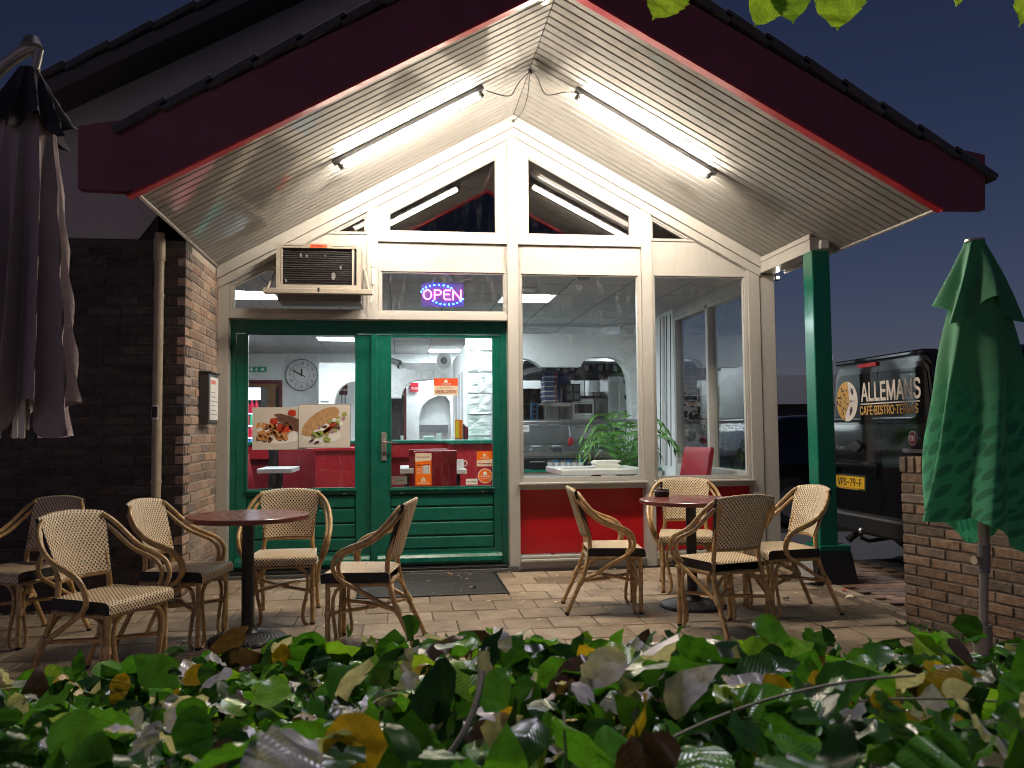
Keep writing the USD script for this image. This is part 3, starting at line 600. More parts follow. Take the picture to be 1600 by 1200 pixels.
# menu case on the return wall
mc = thing('menu_case', 'dark grey menu case with white sheets on the brick return wall', 'menu case', (XL, -0.655, 1.318))
MB().box(0.002, 0.080, 0, 0.32, 0, 0.40, 0.006).build('housing', 'case_grey', mc)
MB().box(0.080, 0.086, 0.02, 0.30, 0.03, 0.37).build('sheet', 'paper', mc)
MB().box(0.0861, 0.0875, 0.05, 0.20, 0.315, 0.345).build('print', 'label_red', mc)
for k in range(6): MB().box(0.0861, 0.0872, 0.05, 0.27 - 0.04*(k % 3), 0.07+k*0.035, 0.076+k*0.035).build('print', 'grey_metal', mc)
MB().box(0.0, 0.098, -0.008, 0.328, 0.400, 0.412, 0.003).build('lid', 'case_grey', mc)
# ---------------------------------------------------------------- inside the snack bar
CZ = 2.715
MB().box(-6, 3.35, 0.205, 10.0, -0.05, 0.04).build('floor', 'inner_floor', kind='structure')
ceil = thing('ceiling', kind='structure')
PANELS = [(1.09, 1.40), (-1.83, 1.22), (-1.31, 3.62), (-1.31, 5.42), (0.49, 3.2), (1.69, 6.2), (2.29, 5.0), (0.49, 7.4), (-0.71, 4.4)]
pset = set(); MB().box(-6, 3.35, 0.13, 10, CZ+0.03, CZ+0.05).build('deck', 'groove_dark', ceil)
k = 0
for i in range(-9, 8):
    for j in range(0, 16):
        x0 = 1.09 + (i-3)*0.6; y0 = 0.2 + j*0.6
        x1, y1 = x0+0.6, y0+0.6
        if x1 < -5.0 or x0 > 3.3: continue
        x1 = min(x1, 3.30)
        hit = [p_ for p_ in PANELS if abs(p_[0]-x0) < 0.3 and abs(p_[1]-y0) < 0.31]
        if hit: continue
        MB().box(x0+0.008, x1-0.008, y0+0.008, y1-0.008, CZ, CZ+0.015).build('ceiling_tile', 'ceiling_tile', ceil)
tb = MB()
for i in range(-9, 9): x0 = 1.09+(i-3)*0.6; tb.box(x0-0.009, x0+0.009, 0.14, 9.8, CZ+0.004, CZ+0.02) if -5 < x0 < 3.3 else 0
for j in range(0, 17): tb.box(-5, 3.3, 0.2+j*0.6-0.009, 0.2+j*0.6+0.009, CZ+0.006, CZ+0.02)
tb.build('grid', 't_bar', ceil)
WHERE = ['square ceiling light seen through the middle window', 'ceiling light left behind the window with the air conditioner', 'ceiling light further back along the left side of the room', 'ceiling light deep in the room above the clock', None, None, None, None, None]
for n_, (x0, y0) in enumerate(PANELS):
    i_, j_ = round((x0-1.09)/0.6), round((y0-0.2)/0.6); x0, y0 = 1.09+i_*0.6, 0.2+j_*0.6
    w = 1.2 if n_ in (1,) else 0.6
    lt = thing('ceiling_light', WHERE[n_] or 'flush ceiling light over the kitchen, hidden behind the arches', 'ceiling light', (x0, y0, CZ), group='flush ceiling lights inside')
    MB().add([(0.02, 0.02, -0.002), (0.02, 0.58, -0.002), (0.58, 0.58, -0.002), (0.58, 0.02, -0.002)], [(0, 1, 2, 3)]).build('diffuser', 'panel_light', lt)
    MB().front(rect(0, 0.6, 0, 0.6), 0, 0.01) if False else None
    f_ = MB()
    for a in ((0, 0.6, 0, 0.02), (0, 0.6, 0.58, 0.6), (0, 0.02, 0.02, 0.58), (0.58, 0.6, 0.02, 0.58)): f_.box(*a, -0.006, 0.012)
    f_.build('frame', 'white_plastic', lt)
    if n_ == 1:
        pass
for nm, u, v in (('smoke_detector', 827, 451), ('smoke_detector', 912, 433)):
    q = at_z(u, v, CZ)
    dd = thing('smoke_detector', 'round white disc on the ceiling beside the lamp' if u < 850 else 'round dark ceiling vent disc near the top of the middle window', 'ceiling disc', (q[0], q[1], CZ))
    MB().lathe([(0.0, -0.025), (0.06, -0.022), (0.075, -0.002)], n=20).build('disc', 'white_plastic' if u < 850 else 'grey_metal', dd, smooth=40); MB().lathe([(0.08, 0.0), (0.085, -0.006), (0.078, -0.008)], n=20).build('rim', 'white_plastic', dd)

def relief(name, poly, y, d, parent, m='plaster'):     # a plaster slab whose front is lumpy
    MB().front(poly, y, d).build(name, m, parent)
wb = thing('wall_back', kind='structure')
MB().box(-5.5, 3.4, 8.45, 8.6, 0, 2.9).build('wall', 'plaster', wb)
MB().box(-5.0, -4.9, 0.0, 8.45, 0, 2.9).build('side', 'plaster', wb)
MB().box(3.30, 3.42, 2.38, 8.6, 0, 2.74).build('side', 'plaster', wb)
# carved arch wall in front of the kitchen (y = 3.9)
YK = 3.9
def kx(u): return at_y(u, 600, YK)[0]
def kz(v): return at_y(880, v, YK)[2]
aw = thing('arch_wall', kind='structure')
xa, xb, xr = kx(729), kx(768), 3.30
zt = kz(522)
def arc(u0, v0, u1, v1, u2, v2, n=12):        # quadratic curve through pixels on the wall's plane
    t = np.linspace(0, 1, n)[:, None]; A, B, C = [np.array([kx(a), kz(b)]) for a, b in ((u0, v0), (u1, v1), (u2, v2))]
    B = 2*B - (A+C)/2
    return ((1-t)**2*A + 2*t*(1-t)*B + t*t*C).tolist()
edge = [(xb, 0.0), (xb, kz(625))] + arc(768, 620, 776, 572, 806, 560) + arc(808, 560, 828, 562, 846, 573)[1:] + [(kx(908), kz(573))] + arc(908, 573, 918, 560, 938, 558) + arc(940, 558, 972, 566, 984, 604)[1:] + [(kx(987), kz(655)), (kx(987), 0.0), (xr, 0.0), (xr, zt), (xa, zt), (xa, 0.0)]
pw = Polygon(edge).buffer(0)
relief('wall', pw, YK, 0.22, aw)
# raised carved blocks on pillar and right pier
zc_ = 0.0
for k_ in range(9):
    z0, z1 = 0.02+k_*0.29, 0.30+k_*0.29
    if z1 > zt: z1 = zt-0.01
    if z1-z0 < 0.08: continue
    for (a, b) in (((xa+0.01, xb-0.01),) if k_ < 6 else ((xa+0.01, (xa+xb)/2-0.004), ((xa+xb)/2+0.004, xb+0.03))):
        n_ = 10; xs, zs = np.linspace(a, b, n_), np.linspace(z0+0.005, z1-0.005, n_)
        P = np.array([[(x, YK-0.012-0.03*abs(meshkit.noise(np.array([[x*11, k_*3.1, z*11]]), 5)[0]-0.5)*2*min(1, 6*min((x-a)/(b-a), (b-x)/(b-a)))-0.004, z) for x in xs] for z in zs]); MB().grid(P).build('carved_block', 'plaster_relief', aw)
for k_ in range(8):
    z0 = 0.9+k_*0.235; a0 = kx(988) - (0.0 if z0 < 1.75 else min(0.18, (z0-1.75)*0.35)); b0 = min(a0+0.22, 3.28)
    n_ = 8; xs, zs = np.linspace(a0+0.01, b0, n_), np.linspace(z0, z0+0.22, n_)
    P = np.array([[(x, YK-0.006-0.03*abs(meshkit.noise(np.array([[x*14, k_*3.1, z*14]]), 9)[0]-0.5)*2, z) for x in xs] for z in zs]); MB().grid(P).build('carved_block', 'plaster_relief', aw)
# wall running back from the pillar, with three narrow niches
MB().box(xa, xa+0.16, YK+0.23, 6.9, 0.0, 2.45).build('return_wing', 'plaster', aw)
for y_ in (4.5, 5.1, 5.8): MB().box(xa-0.012, xa+0.0, y_, y_+0.30, 1.35, 2.1).build('niche', 'grey_board', aw)
# deeper arch over the bar (y = 7)
YB = 7.0
def bx_(u): return at_y(u, 600, YB)[0]
def bz_(v): return at_y(640, v, YB)[2]
a2 = thing('arch_wall', kind='structure')
def arcB(u0, v0, u1, v1, u2, v2, n=12):
    t = np.linspace(0, 1, n)[:, None]; A, B, C = [np.array([bx_(a), bz_(b)]) for a, b in ((u0, v0), (u1, v1), (u2, v2))]; B = 2*B-(A+C)/2
    return ((1-t)**2*A + 2*t*(1-t)*B + t*t*C).tolist()
e2 = [(bx_(498), bz_(668)), (bx_(520), bz_(668))] + arcB(521, 640, 532, 606, 560, 596) + [(bx_(575), bz_(600)), (bx_(590), bz_(622)), (bx_(627), bz_(622))] + arcB(627, 622, 638, 600, 665, 594) + arcB(667, 594, 700, 600, 716, 640)[1:] + [(bx_(716), bz_(690)), (bx_(740), bz_(690)), (bx_(740), bz_(567)), (bx_(498), bz_(567))]
relief('wall', Polygon(e2).buffer(0), YB, 0.25, a2)
for k_ in range(11):
    ang = k_/10*PI; cx_, cz_ = bx_(668), bz_(640); r0, r1 = 0.52, 0.72
    if not (0.05 < ang < 3.1): continue
    q = Polygon([(cx_-r*math.cos(a_), cz_+r*0.95*math.sin(a_)) for r, a_ in ((r0, ang-0.13), (r1, ang-0.13), (r1, ang+0.13), (r0, ang+0.13))]).intersection(Polygon(e2).buffer(-0.01))
    MB().front(q, YB-0.014-0.004*rnd.random(), 0.013).build('carved_block', 'plaster_relief', a2) if not q.is_empty else None
nich = thing('niche_wall', kind='structure')
YN = 8.2
q = Polygon([at_y(u, v, YN)[[0, 2]] for u, v in [(634, 690), (634, 575), (740, 575), (740, 690)]]).difference(Polygon([at_y(u, v, YN)[[0, 2]] for u, v in [(655, 690), (655, 650), (660, 634), (670, 624), (685, 618), (697, 619), (703, 628), (705, 690)]]))
relief('wall', q, YN, 0.12, nich)
MB().front(Polygon([at_y(u, v, YN+0.2)[[0, 2]] for u, v in [(654, 664), (654, 676), (700, 676), (700, 664)]]), YN+0.13, 0.05).build('ledge', 'grey_metal', nich)
dk = thing('dark_doorway', 'dark open doorway with maroon frame behind the bar', 'doorway')
MB().front(Polygon([at_y(u, v, 7.6)[[0, 2]] for u, v in [(606, 690), (606, 618), (631, 618), (631, 690)]]), 7.6, 0.03).build('opening', 'black_plain', dk); MB().front(Polygon([at_y(u, v, 7.58)[[0, 2]] for u, v in [(631, 690), (631, 606), (635, 606), (635, 690)]]), 7.56, 0.05).build('frame', 'frame_maroon', dk)
# left rear: doorway, fridge, clock, exit sign
ld = thing('wooden_door', 'brown wooden door in a maroon frame behind the drinks fridge', 'door')
q = lambda pts, Y: Polygon([at_y(u, v, Y)[[0, 2]] for u, v in pts])
MB().front(q([(360, 700), (360, 599), (437, 599), (437, 700)], 8.42), 8.42, 0.02).build('leaf', 'wood_brown', ld)
MB().front(q([(355, 700), (355, 594), (441, 594), (441, 700)], 8.4).difference(q([(355, 705), (355, 599), (436, 599), (436, 705)], 8.4)), 8.38, 0.05).build('frame', 'frame_maroon', ld)
MB().front(q([(431, 660), (431, 604), (436, 604), (436, 660)], 8.4), 8.405, 0.01).build('glass_strip', 'black_plain', ld)
ex = thing('exit_sign', 'green escape route sign with arrow and running figure by the clock', 'exit sign')
MB().front(q([(388, 573), (388, 581), (416, 581), (416, 573)], 8.40), 8.40, 0.03).build('panel', 'exit_green', ex)
MB().front(unary_union([q([(390, 574), (390, 580), (395, 580), (395, 574)], 8.39), q([(399.5, 574.5), (399.5, 578), (401.5, 578), (401.5, 574.5)], 8.39), q([(398, 577.5), (400.5, 580.5), (403, 577.5)], 8.39), q([(408, 576), (412, 574.5), (412, 577), (414, 580), (412, 580), (410.5, 578), (407, 580.5)], 8.39)]), 8.392, 0.005).build('symbols', 'print_white', ex)
ck_c = at_y(471, 585.5, 8.36)
ck = thing('wall_clock', 'large round white wall clock with black numerals on the rear wall', 'clock', (ck_c[0], 8.40, ck_c[2]))
RCL = (at_y(496, 585, 8.36)-ck_c)[0]
fm = np.array([[1, 0, 0, 0], [0, 0, -1, 0], [0, 1, 0, 0], [0, 0, 0, 1.0]])
def off(x, y, z): m_ = fm.copy(); m_[:3, 3] = (x, y, z); return m_
MB().poly(Point(0, 0).buffer(RCL, quad_segs=12), 0.03, off(0, 0.04, 0)).build('face', 'white_plastic', ck); MB().poly(ring(Point(0, 0).buffer(RCL*1.01, quad_segs=12), 0.012), 0.045, off(0, 0.04, 0)).build('rim', 'grey_metal', ck)
MB().poly(ring(Point(0, 0).buffer(RCL*0.52, quad_segs=10), 0.006), 0.003, off(0, 0.008, 0)).build('inner_ring', 'grey_metal', ck)
nm_ = MB()
for h_ in range(1, 13):
    t_ = meshkit.text_mesh(str(h_), RCL*0.19, 0.003); b_ = t_.bounds; a_ = PI/2 - h_*PI/6
    nm_.tm(t_, off(RCL*0.74*math.cos(a_)-(b_[0, 0]+b_[1, 0])/2, 0.008, RCL*0.74*math.sin(a_)-(b_[0, 1]+b_[1, 1])/2))
nm_.build('numerals', 'text_dark', ck)
MB().poly(LineString([(0.01, -0.01), (-RCL*0.52, RCL*0.26)]).buffer(0.012), 0.004, off(0, 0.004, 0)).build('hand', 'text_dark', ck); MB().poly(LineString([(0, 0), (0.0, RCL*0.34)]).buffer(0.014), 0.004, off(0, 0.001, 0)).build('hand', 'text_dark', ck); MB().poly(LineString([(0, 0), (RCL*0.2, -RCL*0.12)]).buffer(0.008), 0.004, off(0, -0.004, 0)).build('hand', 'text_dark', ck)
fr_ = thing('drinks_fridge', 'glass fronted drinks fridge with blue lit shelves at the far left', 'fridge')
YF = 6.6
A_, B_ = at_y(352, 604, YF), at_y(408, 604, YF); fz1, fz0 = A_[2], 0.04
MB().box(A_[0], B_[0], YF+0.02, YF+0.65, fz0, fz1).build('cabinet', 'black_plain', fr_)
z_h = at_y(380, 625, YF)[2]; MB().box(A_[0]+0.02, B_[0]-0.01, YF+0.002, YF+0.019, z_h, fz1-0.02).build('header', 'fridge_light', fr_)
for k_ in range(6):
    zs_ = at_y(380, 640+k_*19, YF)[2]
    for i_ in range(7):
        xx = A_[0]+0.05+i_*(B_[0]-A_[0]-0.08)/7
        MB().lathe([(0.0, 0.0), (0.032, 0.0), (0.032, 0.13), (0.014, 0.17), (0.012, 0.21), (0, 0.21)], (xx+0.03, YF-0.02, zs_-0.06), 8).build('bottle', ('drink_blue', 'drink_red', 'drink_green', 'drink_blue')[(k_+i_) % 4 if k_ % 2 else (0 if k_ > 2 else 1)], fr_)
    MB().box(A_[0]+0.02, B_[0]-0.01, YF-0.06, YF+0.019, zs_-0.075, zs_-0.062).build('shelf', 'fridge_light', fr_)
# red bar with green top
bar = thing('bar_counter', 'red bar counter with green top running across the room', 'counter')
YC = 3.3; zt1 = 1.135
cx0, cx1 = at_y(392, 690, YC+0.3)[0], at_y(772, 690, YC)[0]
MB().box(cx0, cx1, YC+0.0, YC+0.62, zt1-0.04, zt1, 0.006).build('top', 'bar_green', bar)
MB().box(cx0+0.02, cx1-0.02, YC+0.10, YC+0.60, 0.04, zt1-0.041).build('front', 'bar_red_dark', bar)
MB().box(cx0+0.01, cx1-0.01, YC+0.03, YC+0.10, zt1-0.22, zt1-0.041, 0.004).build('front_band', 'bar_red', bar)
xj = at_y(493, 700, 2.6)[0]; xj2 = at_y(600, 700, 2.6)[0]
MB().box(xj, xj2, 2.6, YC+0.05, 0.04, 1.02, 0.006).build('front', 'bar_red', bar); MB().box(xj-0.02, xj2+0.02, 2.57, YC+0.05, 1.021, 1.06, 0.006).build('ledge', 'bar_red', bar)
xd = at_y(435, 700, 2.75)[0]; MB().box(xd, xj-0.005, 2.75, YC+0.05, 0.04, 1.05, 0.004).build('front', 'bar_red_dark', bar); MB().box(xd-0.12, xd-0.02, 2.80, 2.95, 0.04, 1.06).build('post', 'black_plain', bar)
xp = at_y(700, 690, 2.7)[0]; xq = at_y(772, 690, 2.7)[0]
MB().box(xp, xq, 2.7, YC-0.01, zt1-0.045, zt1-0.002, 0.005).build('top', 'bar_green', bar); MB().box(xp+0.03, xq-0.03, 2.76, YC+0.05, 0.04, zt1-0.046).build('front', 'bar_red', bar)
for nm, u, v0, v1, w, key, lab, cat in (('napkin_cup', 686, 667, 677, 0.07, 'paper', 'small white cup standing on the green bar top', 'cup'), ('candle', 628, 670, 677, 0.04, 'poster_card', 'short cream candle on the green bar top', 'candle'), ('bowl', 670, 671, 677, 0.14, 'white_plastic', 'low pale bowl on the green bar top', 'bowl')):
    q_ = at_y(u, 677, YC+0.3); hh = (v1-v0)/FPX*10.9
    t_ = thing(nm, lab, cat, (q_[0], YC+0.3, zt1)); MB().lathe([(0, 0), (w*0.42, 0), (w*0.5, hh*0.8), (w*0.46, hh), (w*0.40, hh*0.9), (0, hh*0.3)], n=14).build('body', key, t_, smooth=40)
ms = thing('menu_stand', 'upright yellow and orange menu card standing on the bar', 'menu card', (at_y(717, 677, YC+0.2)[0], YC+0.2, zt1))
MB().box(-0.05, 0.05, -0.005, 0.005, 0.0, 0.26).build('card', 'sticker_orange', ms); MB().box(-0.045, 0.0, -0.008, -0.0052, 0.02, 0.24).build('print', 'plate_yellow', ms); MB().box(-0.05, 0.05, -0.03, 0.03, 0.0, 0.012).build('base', 'black_plain', ms)
mb_ = thing('menu_books', 'dark stack of menus upright on the bar beside the pillar', 'menus', (at_y(727, 677, YC+0.25)[0], YC+0.25, zt1))
for k_ in range(3): MB().box(-0.03+k_*0.022, -0.012+k_*0.022, -0.08, 0.08, 0, 0.2-0.02*k_).build('book', ('black_plain', 'bar_red_dark', 'frame_maroon')[k_], mb_)
cc = at_y(617, 566, 6.9); cc_t = thing('security_camera', 'grey cylindrical security camera on the white arch wall', 'camera', (cc[0], 6.9, cc[2]))
MB().tube([(-0.12, 0.0, 0.05), (0.09, -0.10, -0.02)], 0.045, 12).build('barrel', 'grey_metal', cc_t, smooth=40); MB().tube([(0.04, -0.06, -0.02), (0.06, 0.09, -0.09)], 0.018, 8).build('bracket', 'black_plain', cc_t); MB().tube([(0.09, -0.10, -0.02), (0.10, -0.105, -0.023)], 0.035, 12).build('lens', 'black_plain', cc_t)
dm = at_y(694, 563, 6.9); dm_t = thing('dome_camera', 'round white dome camera above the bar arch', 'camera', (dm[0], 6.98, dm[2]))
MB().poly(Point(0, 0).buffer(0.13, quad_segs=6), 0.05, off(0, 0.0, 0)).build('ring', 'white_plastic', dm_t); MB().tube([(0, -0.05, 0), (0, -0.10, 0)], [0.06, 0.03], 12).build('lens', 'grey_metal', dm_t)
for (u0, v0, u1, v1, Y, nm, lab) in ((641, 598, 654, 612, 8.15, 'red_sign', 'small red sign with white letters on the far wall behind the bar'), (530, 601, 543, 617, 8.1, 'red_sign', 'red wall sign with dark hooks seen through the left arch')):
    t_ = thing(nm, lab, 'sign'); a_, b_ = at_y(u0, v1, Y), at_y(u1, v0, Y)
    MB().box(a_[0], b_[0], Y, Y+0.02, a_[2], b_[2]).build('panel', 'red_sign' if u0 > 600 else 'frame_maroon', t_)
    tx = meshkit.text_mesh('nos' if u0 > 600 else 'menu', 0.055, 0.003); MB().tm(tx, off(a_[0]+0.015, Y-0.001, a_[2]+(0.04 if u0 > 600 else 0.07))).build('lettering', 'print_white', t_)
    if u0 < 600:
        for xx in (0.04, 0.10): MB().box(a_[0]+xx, a_[0]+xx+0.015, Y-0.02, Y, a_[2]-0.16, a_[2]).build('hook', 'black_plain', t_)
nt = thing('notice', 'white paper notice on the pillar above the food posters', 'notice'); a_, b_ = at_y(498, 634, 6.95), at_y(518, 622, 6.95)
MB().box(a_[0], b_[0], 6.97, 6.99, a_[2], b_[2]).build('sheet', 'paper', nt); MB().box(a_[0]+0.03, b_[0]-0.05, 6.966, 6.969, b_[2]-0.07, b_[2]-0.05).build('print', 'grey_metal', nt)
# red upholstered chairs
def red_chair(label, x, y, rz, proto=[None]):
    if proto[0] is None:
        c = thing('dining_chair', label, 'dining chair', (x, y, 0.04), rz, 'red dining chairs inside'); proto[0] = c
        MB().box(-0.21, 0.21, -0.22, 0.20, 0.40, 0.48, 0.02).build('seat', 'leather_red', c)
        b = MB()
        prof = [(-0.20, 0.42), (-0.245, 0.70), (-0.30, 0.96), (-0.325, 1.02), (-0.365, 1.015), (-0.355, 0.95), (-0.305, 0.70), (-0.255, 0.42)]
        V = [(xx, yy, zz) for xx in (-0.205, -0.195, 0.195, 0.205) for yy, zz in ([(p_[0]*1.0, p_[1]-(0.008 if abs(xx) > 0.2 else 0)) for p_ in prof])]; m_ = len(prof); F = []
        for a in range(3):
            for i in range(m_): F += [(a*m_+i, a*m_+(i+1) % m_, (a+1)*m_+(i+1) % m_), (a*m_+i, (a+1)*m_+(i+1) % m_, (a+1)*m_+i)]
        F += [(0, i+1, i) for i in range(1, m_-1)] + [(3*m_, 3*m_+i, 3*m_+i+1) for i in range(1, m_-1)]
        b.add(V, F).build('backrest', 'leather_red', c, smooth=35)
        for sx in (-1, 1):
            for sy in (-1, 1): MB().box(sx*0.17-0.018, sx*0.17+0.018, sy*0.17-0.018-0.02, sy*0.17+0.018-0.02, 0, 0.40).build('leg', 'black_plain', c)
        return c
    return dup(proto[0], (x, y, 0.04), rz, label)
red_chair('red dining chair seen from behind through the right door pane', at_y(677, 700, 1.1)[0], 0.95, PI*0.0)
red_chair('red dining chair half hidden behind the one in the right door', at_y(668, 700, 1.75)[0], 1.75, 0.0)
red_chair('red dining chair at the small table in the left door pane', at_y(395, 700, 1.5)[0]-0.1, 1.5, -PI/2+0.25)
red_chair('red dining chair at the left edge of the middle window', at_y(816, 715, 0.75)[0]+0.12, 0.65, -PI/2-0.15)
red_chair('red dining chair in front of the palm in the right window', at_y(1078, 715, 0.75)[0]-0.18, 0.75, PI/2+0.35)
red_chair('red dining chair by the dark bar post in the left door pane', at_y(425, 700, 2.1)[0], 2.2, -PI/2)
def table(label, x0, x1, y0, y1, z=0.76, t=0.04):
    o = thing('dining_table', label, 'table', ((x0+x1)/2, (y0+y1)/2, 0), group='white tables inside')
    w, d = (x1-x0)/2, (y1-y0)/2
    MB().box(-w, w, -d, d, z-t, z, 0.004).build('tabletop', 'table_white', o); MB().box(-0.04, 0.04, -0.04, 0.04, 0.06, z-t).build('column', 'black_metal', o); MB().box(-0.22, 0.22, -0.22, 0.22, 0.04, 0.062).build('base', 'black_metal', o)
    return o
def tz(u, v, z): return at_z(u, v, z)
table('small white table in the left door pane', *(lambda a: (a[0]-0.25, a[0]+0.12, a[1]-0.1, a[1]+0.55))(at_y(441, 717, 1.9)), z=0.86, t=0.05)
table('white table at the left of the red chair in the right door', at_y(625, 715, 1.5)[0], at_y(652, 715, 1.5)[0], 1.3, 2.2, z=0.86, t=0.05)
table('white table with a cup right of the red chair in the right door', at_y(703, 715, 1.5)[0], at_y(729, 715, 1.5)[0], 1.45, 2.2, z=0.84, t=0.05)
table('long white table with papers behind the middle window', at_y(868, 735, 0.6)[0], at_y(1002, 735, 0.6)[0], 0.28, 1.15, z=0.87, t=0.05)
cp = at_y(718, 712, 1.6); cu = thing('white_jug', 'white cup and saucer on the table in the right door', 'cup', (cp[0], 1.6, 0.84)); MB().lathe([(0, 0), (0.04, 0), (0.05, 0.05), (0.042, 0.10), (0.036, 0.10), (0.042, 0.05), (0, 0.01)], n=16).build('body', 'white_plastic', cu, smooth=40); MB().tube(curve([(0.045, 0, 0.08), (0.075, 0, 0.075), (0.075, 0, 0.04), (0.047, 0, 0.03)], 10), 0.006, 6).build('handle', 'white_plastic', cu)
pp = at_y(948, 728, 0.6); st_ = thing('paper_stack', 'uneven stack of white papers on the long table', 'papers', (pp[0], 0.6, 0.87))
for k_ in range(7): MB().obox((rnd.uniform(-0.02, 0.02), rnd.uniform(-0.02, 0.02), 0.006+k_*0.011), (0.24-0.012*k_, 0.20, 0.009), (math.cos(k_*0.7)*1.0, 0.15*math.sin(k_*2.0), 0), (-0.15*math.sin(k_*2.0), math.cos(k_*0.7), 0), (0, 0, 1)).build('sheet', 'paper', st_) if False else MB().box(-0.13+rnd.uniform(-0.015, 0.02), 0.13+rnd.uniform(-0.05, 0.02), -0.1, 0.1, k_*0.011, k_*0.011+0.009).build('sheet', 'paper', st_)
mg = at_y(905, 738, 0.5); mgt = thing('magazine', 'flat printed place mat lying on the long white table', 'place mat', (mg[0], 0.55, 0.871)); MB().box(-0.2, 0.2, -0.12, 0.12, 0, 0.004).build('sheet', 'paper', mgt); MB().box(-0.16, 0.16, -0.08, 0.08, 0.0041, 0.006).build('print', 'grey_metal', mgt)
# display counter of the kitchen: steel rails, glass, jars
dc = thing('display_counter', 'steel and glass display counter below the kitchen arch', 'counter')
xg0, xg1 = at_y(775, 660, 3.2)[0], 3.26
zr = at_y(900, 659.5, 3.2)[2]
MB().tube([(xg0, 3.2, zr), (xg1, 3.2, zr)], 0.034, 14).build('rail', 'steel', dc, smooth=40)
zr2 = at_y(900, 709, 3.0)[2]; MB().box(xg0, xg1, 2.98, 3.02, zr2-0.03, zr2+0.02, 0.006).build('rail', 'steel', dc)
MB().add([(xg0, 3.05, zr2), (xg1, 3.05, zr2), (xg1, 3.19, zr-0.03), (xg0, 3.19, zr-0.03)], [(0, 1, 2, 3)]).build('glass_front', 'glass_side', dc)
MB().box(xg0, xg1, 3.06, 3.65, zr2-0.05, zr2-0.02).build('worktop', 'steel', dc); MB().box(xg0, xg1, 3.10, 3.62, 0.04, zr2-0.051).build('base', 'dark_steel', dc)
z3 = zr2-0.02
for k_, u in enumerate((860, 870, 880, 889, 898, 907)):
    q_ = at_y(u, 722, 2.85); t_ = thing('jar', 'glass jar in the row on the counter shelf', 'jar', (q_[0], 2.85, at_y(u, 733, 2.85)[2]), group='jars in a row on the display counter shelf'); MB().lathe([(0, 0), (0.036, 0), (0.038, 0.08), (0.034, 0.095), (0.0, 0.095)], n=12).build('body', 'white_plastic', t_, smooth=40); MB().lathe([(0.038, 0.085), (0.039, 0.11), (0, 0.112)], n=12).build('lid', 'blue_paint' if k_ % 2 else 'steel', t_)
zsh = at_y(870, 733, 2.85)[2]; MB().box(xg0, xg1, 2.78, 2.94, zsh-0.03, zsh-0.001).build('shelf', 'bar_green', dc); MB().box(xg0, xg1, 2.80, 2.92, 0.04, zsh-0.031).build('shelf_front', 'white_plastic', dc)
for k_, (u, w_, h_, key, lab) in enumerate(((840, 0.20, 0.09, 'black_plain', 'black tray box on the counter shelf left of the jars'), (925, 0.12, 0.07, 'black_plain', 'small black gadget on the counter shelf right of the jars'))):
    q_ = at_y(u, 722, 2.85); t_ = thing('counter_box', lab, 'box', (q_[0], 2.85, zsh)); MB().box(-w_/2, w_/2, -0.05, 0.05, 0, h_, 0.008).build('body', key, t_); MB().box(-w_/2+0.01, w_/2-0.01, -0.04, 0.04, h_, h_+0.012, 0.004).build('lid', 'grey_metal', t_)
# kitchen behind the arch
kit = thing('kitchen_wall', kind='structure'); YW = 7.3
MB().box(xa+0.2, 3.28, YW, YW+0.1, 0, 2.69).build('wall', 'tile_white', kit)
jt = MB()
for k_ in range(5): jt.box(1.6, 3.28, YW-0.004, YW, 1.0+k_*0.3, 1.006+k_*0.3)
jt.build('tile_joints', 'grey_metal', kit)
MB().box(1.75, 3.28, 4.35, 6.9, 2.20, 2.24).build('hood_ceiling', 'black_plain', kit)
for k_ in range(7): MB().obox((1.9+k_*0.21, 5.6, 2.15), (0.06, 2.4, 0.09), (1, 0.12, 0), (-0.12, 1, 0), (0, 0, 1)).build('roof_beam', 'case_grey', kit)
MB().box(1.75, 3.28, 5.3, 5.36, 2.02, 2.10).build('roof_beam', 'grey_metal', kit)
def kbox(nm, lab, cat, u0, v0, u1, v1, Y, d, key, extra=None, group=None):
    a_, b_ = at_y(u0, v1, Y), at_y(u1, v0, Y); t_ = thing(nm, lab, cat, (a_[0], Y, a_[2]), group=group); w_, h_ = b_[0]-a_[0], b_[2]-a_[2]
    MB().box(0, w_, 0, d, 0, h_, 0.006).build('body', key, t_)
    if extra: extra(t_, w_, h_)
    return t_
def f_oven(t_, w, h):
    MB().box(0.03, w-0.03, -0.012, 0.0, h*0.30, h*0.72).build('door', 'black_plain', t_); MB().box(0.02, w-0.02, -0.03, -0.0, h*0.80, h*0.98, 0.005).build('hood', 'steel', t_); MB().tube([(0.06, -0.03, h*0.25), (w-0.06, -0.03, h*0.25)], 0.01).build('handle', 'chrome', t_)
kbox('kitchen_oven', 'steel kitchen oven with dark window under the right arch', 'oven', 895, 622, 928, 656, 4.9, 0.6, 'steel', f_oven)
kbox('extractor_hood', 'dark extractor unit right of the steel oven', 'hood', 928, 622, 950, 706, 4.95, 0.6, 'dark_steel', lambda t_, w, h: (MB().box(0.02, w-0.02, 0.1, 0.4, h, h+0.10, 0.01).build('cap', 'dark_steel', t_), MB().box(-0.25, w*0.6, 0.05, 0.5, h-0.02, h+0.04, 0.01).build('canopy', 'black_metal', t_)))
def f_grill(t_, w, h):
    MB().box(w*0.42, w*0.48, -0.02, 0, 0, h).build('edge', 'chrome', t_)
    for k_ in range(3):
        zz = h*(0.16+0.36*k_); MB().tube([(w*0.80, -0.04, zz), (w*0.80, 0.0, zz)], 0.045, 12).build('knob', 'black_plain', t_, smooth=40)
kbox('gyros_grill', 'tall steel gyros grill with three round knobs at the right arch', 'grill', 951, 588, 986, 656, 4.6, 0.5, 'steel', f_grill)
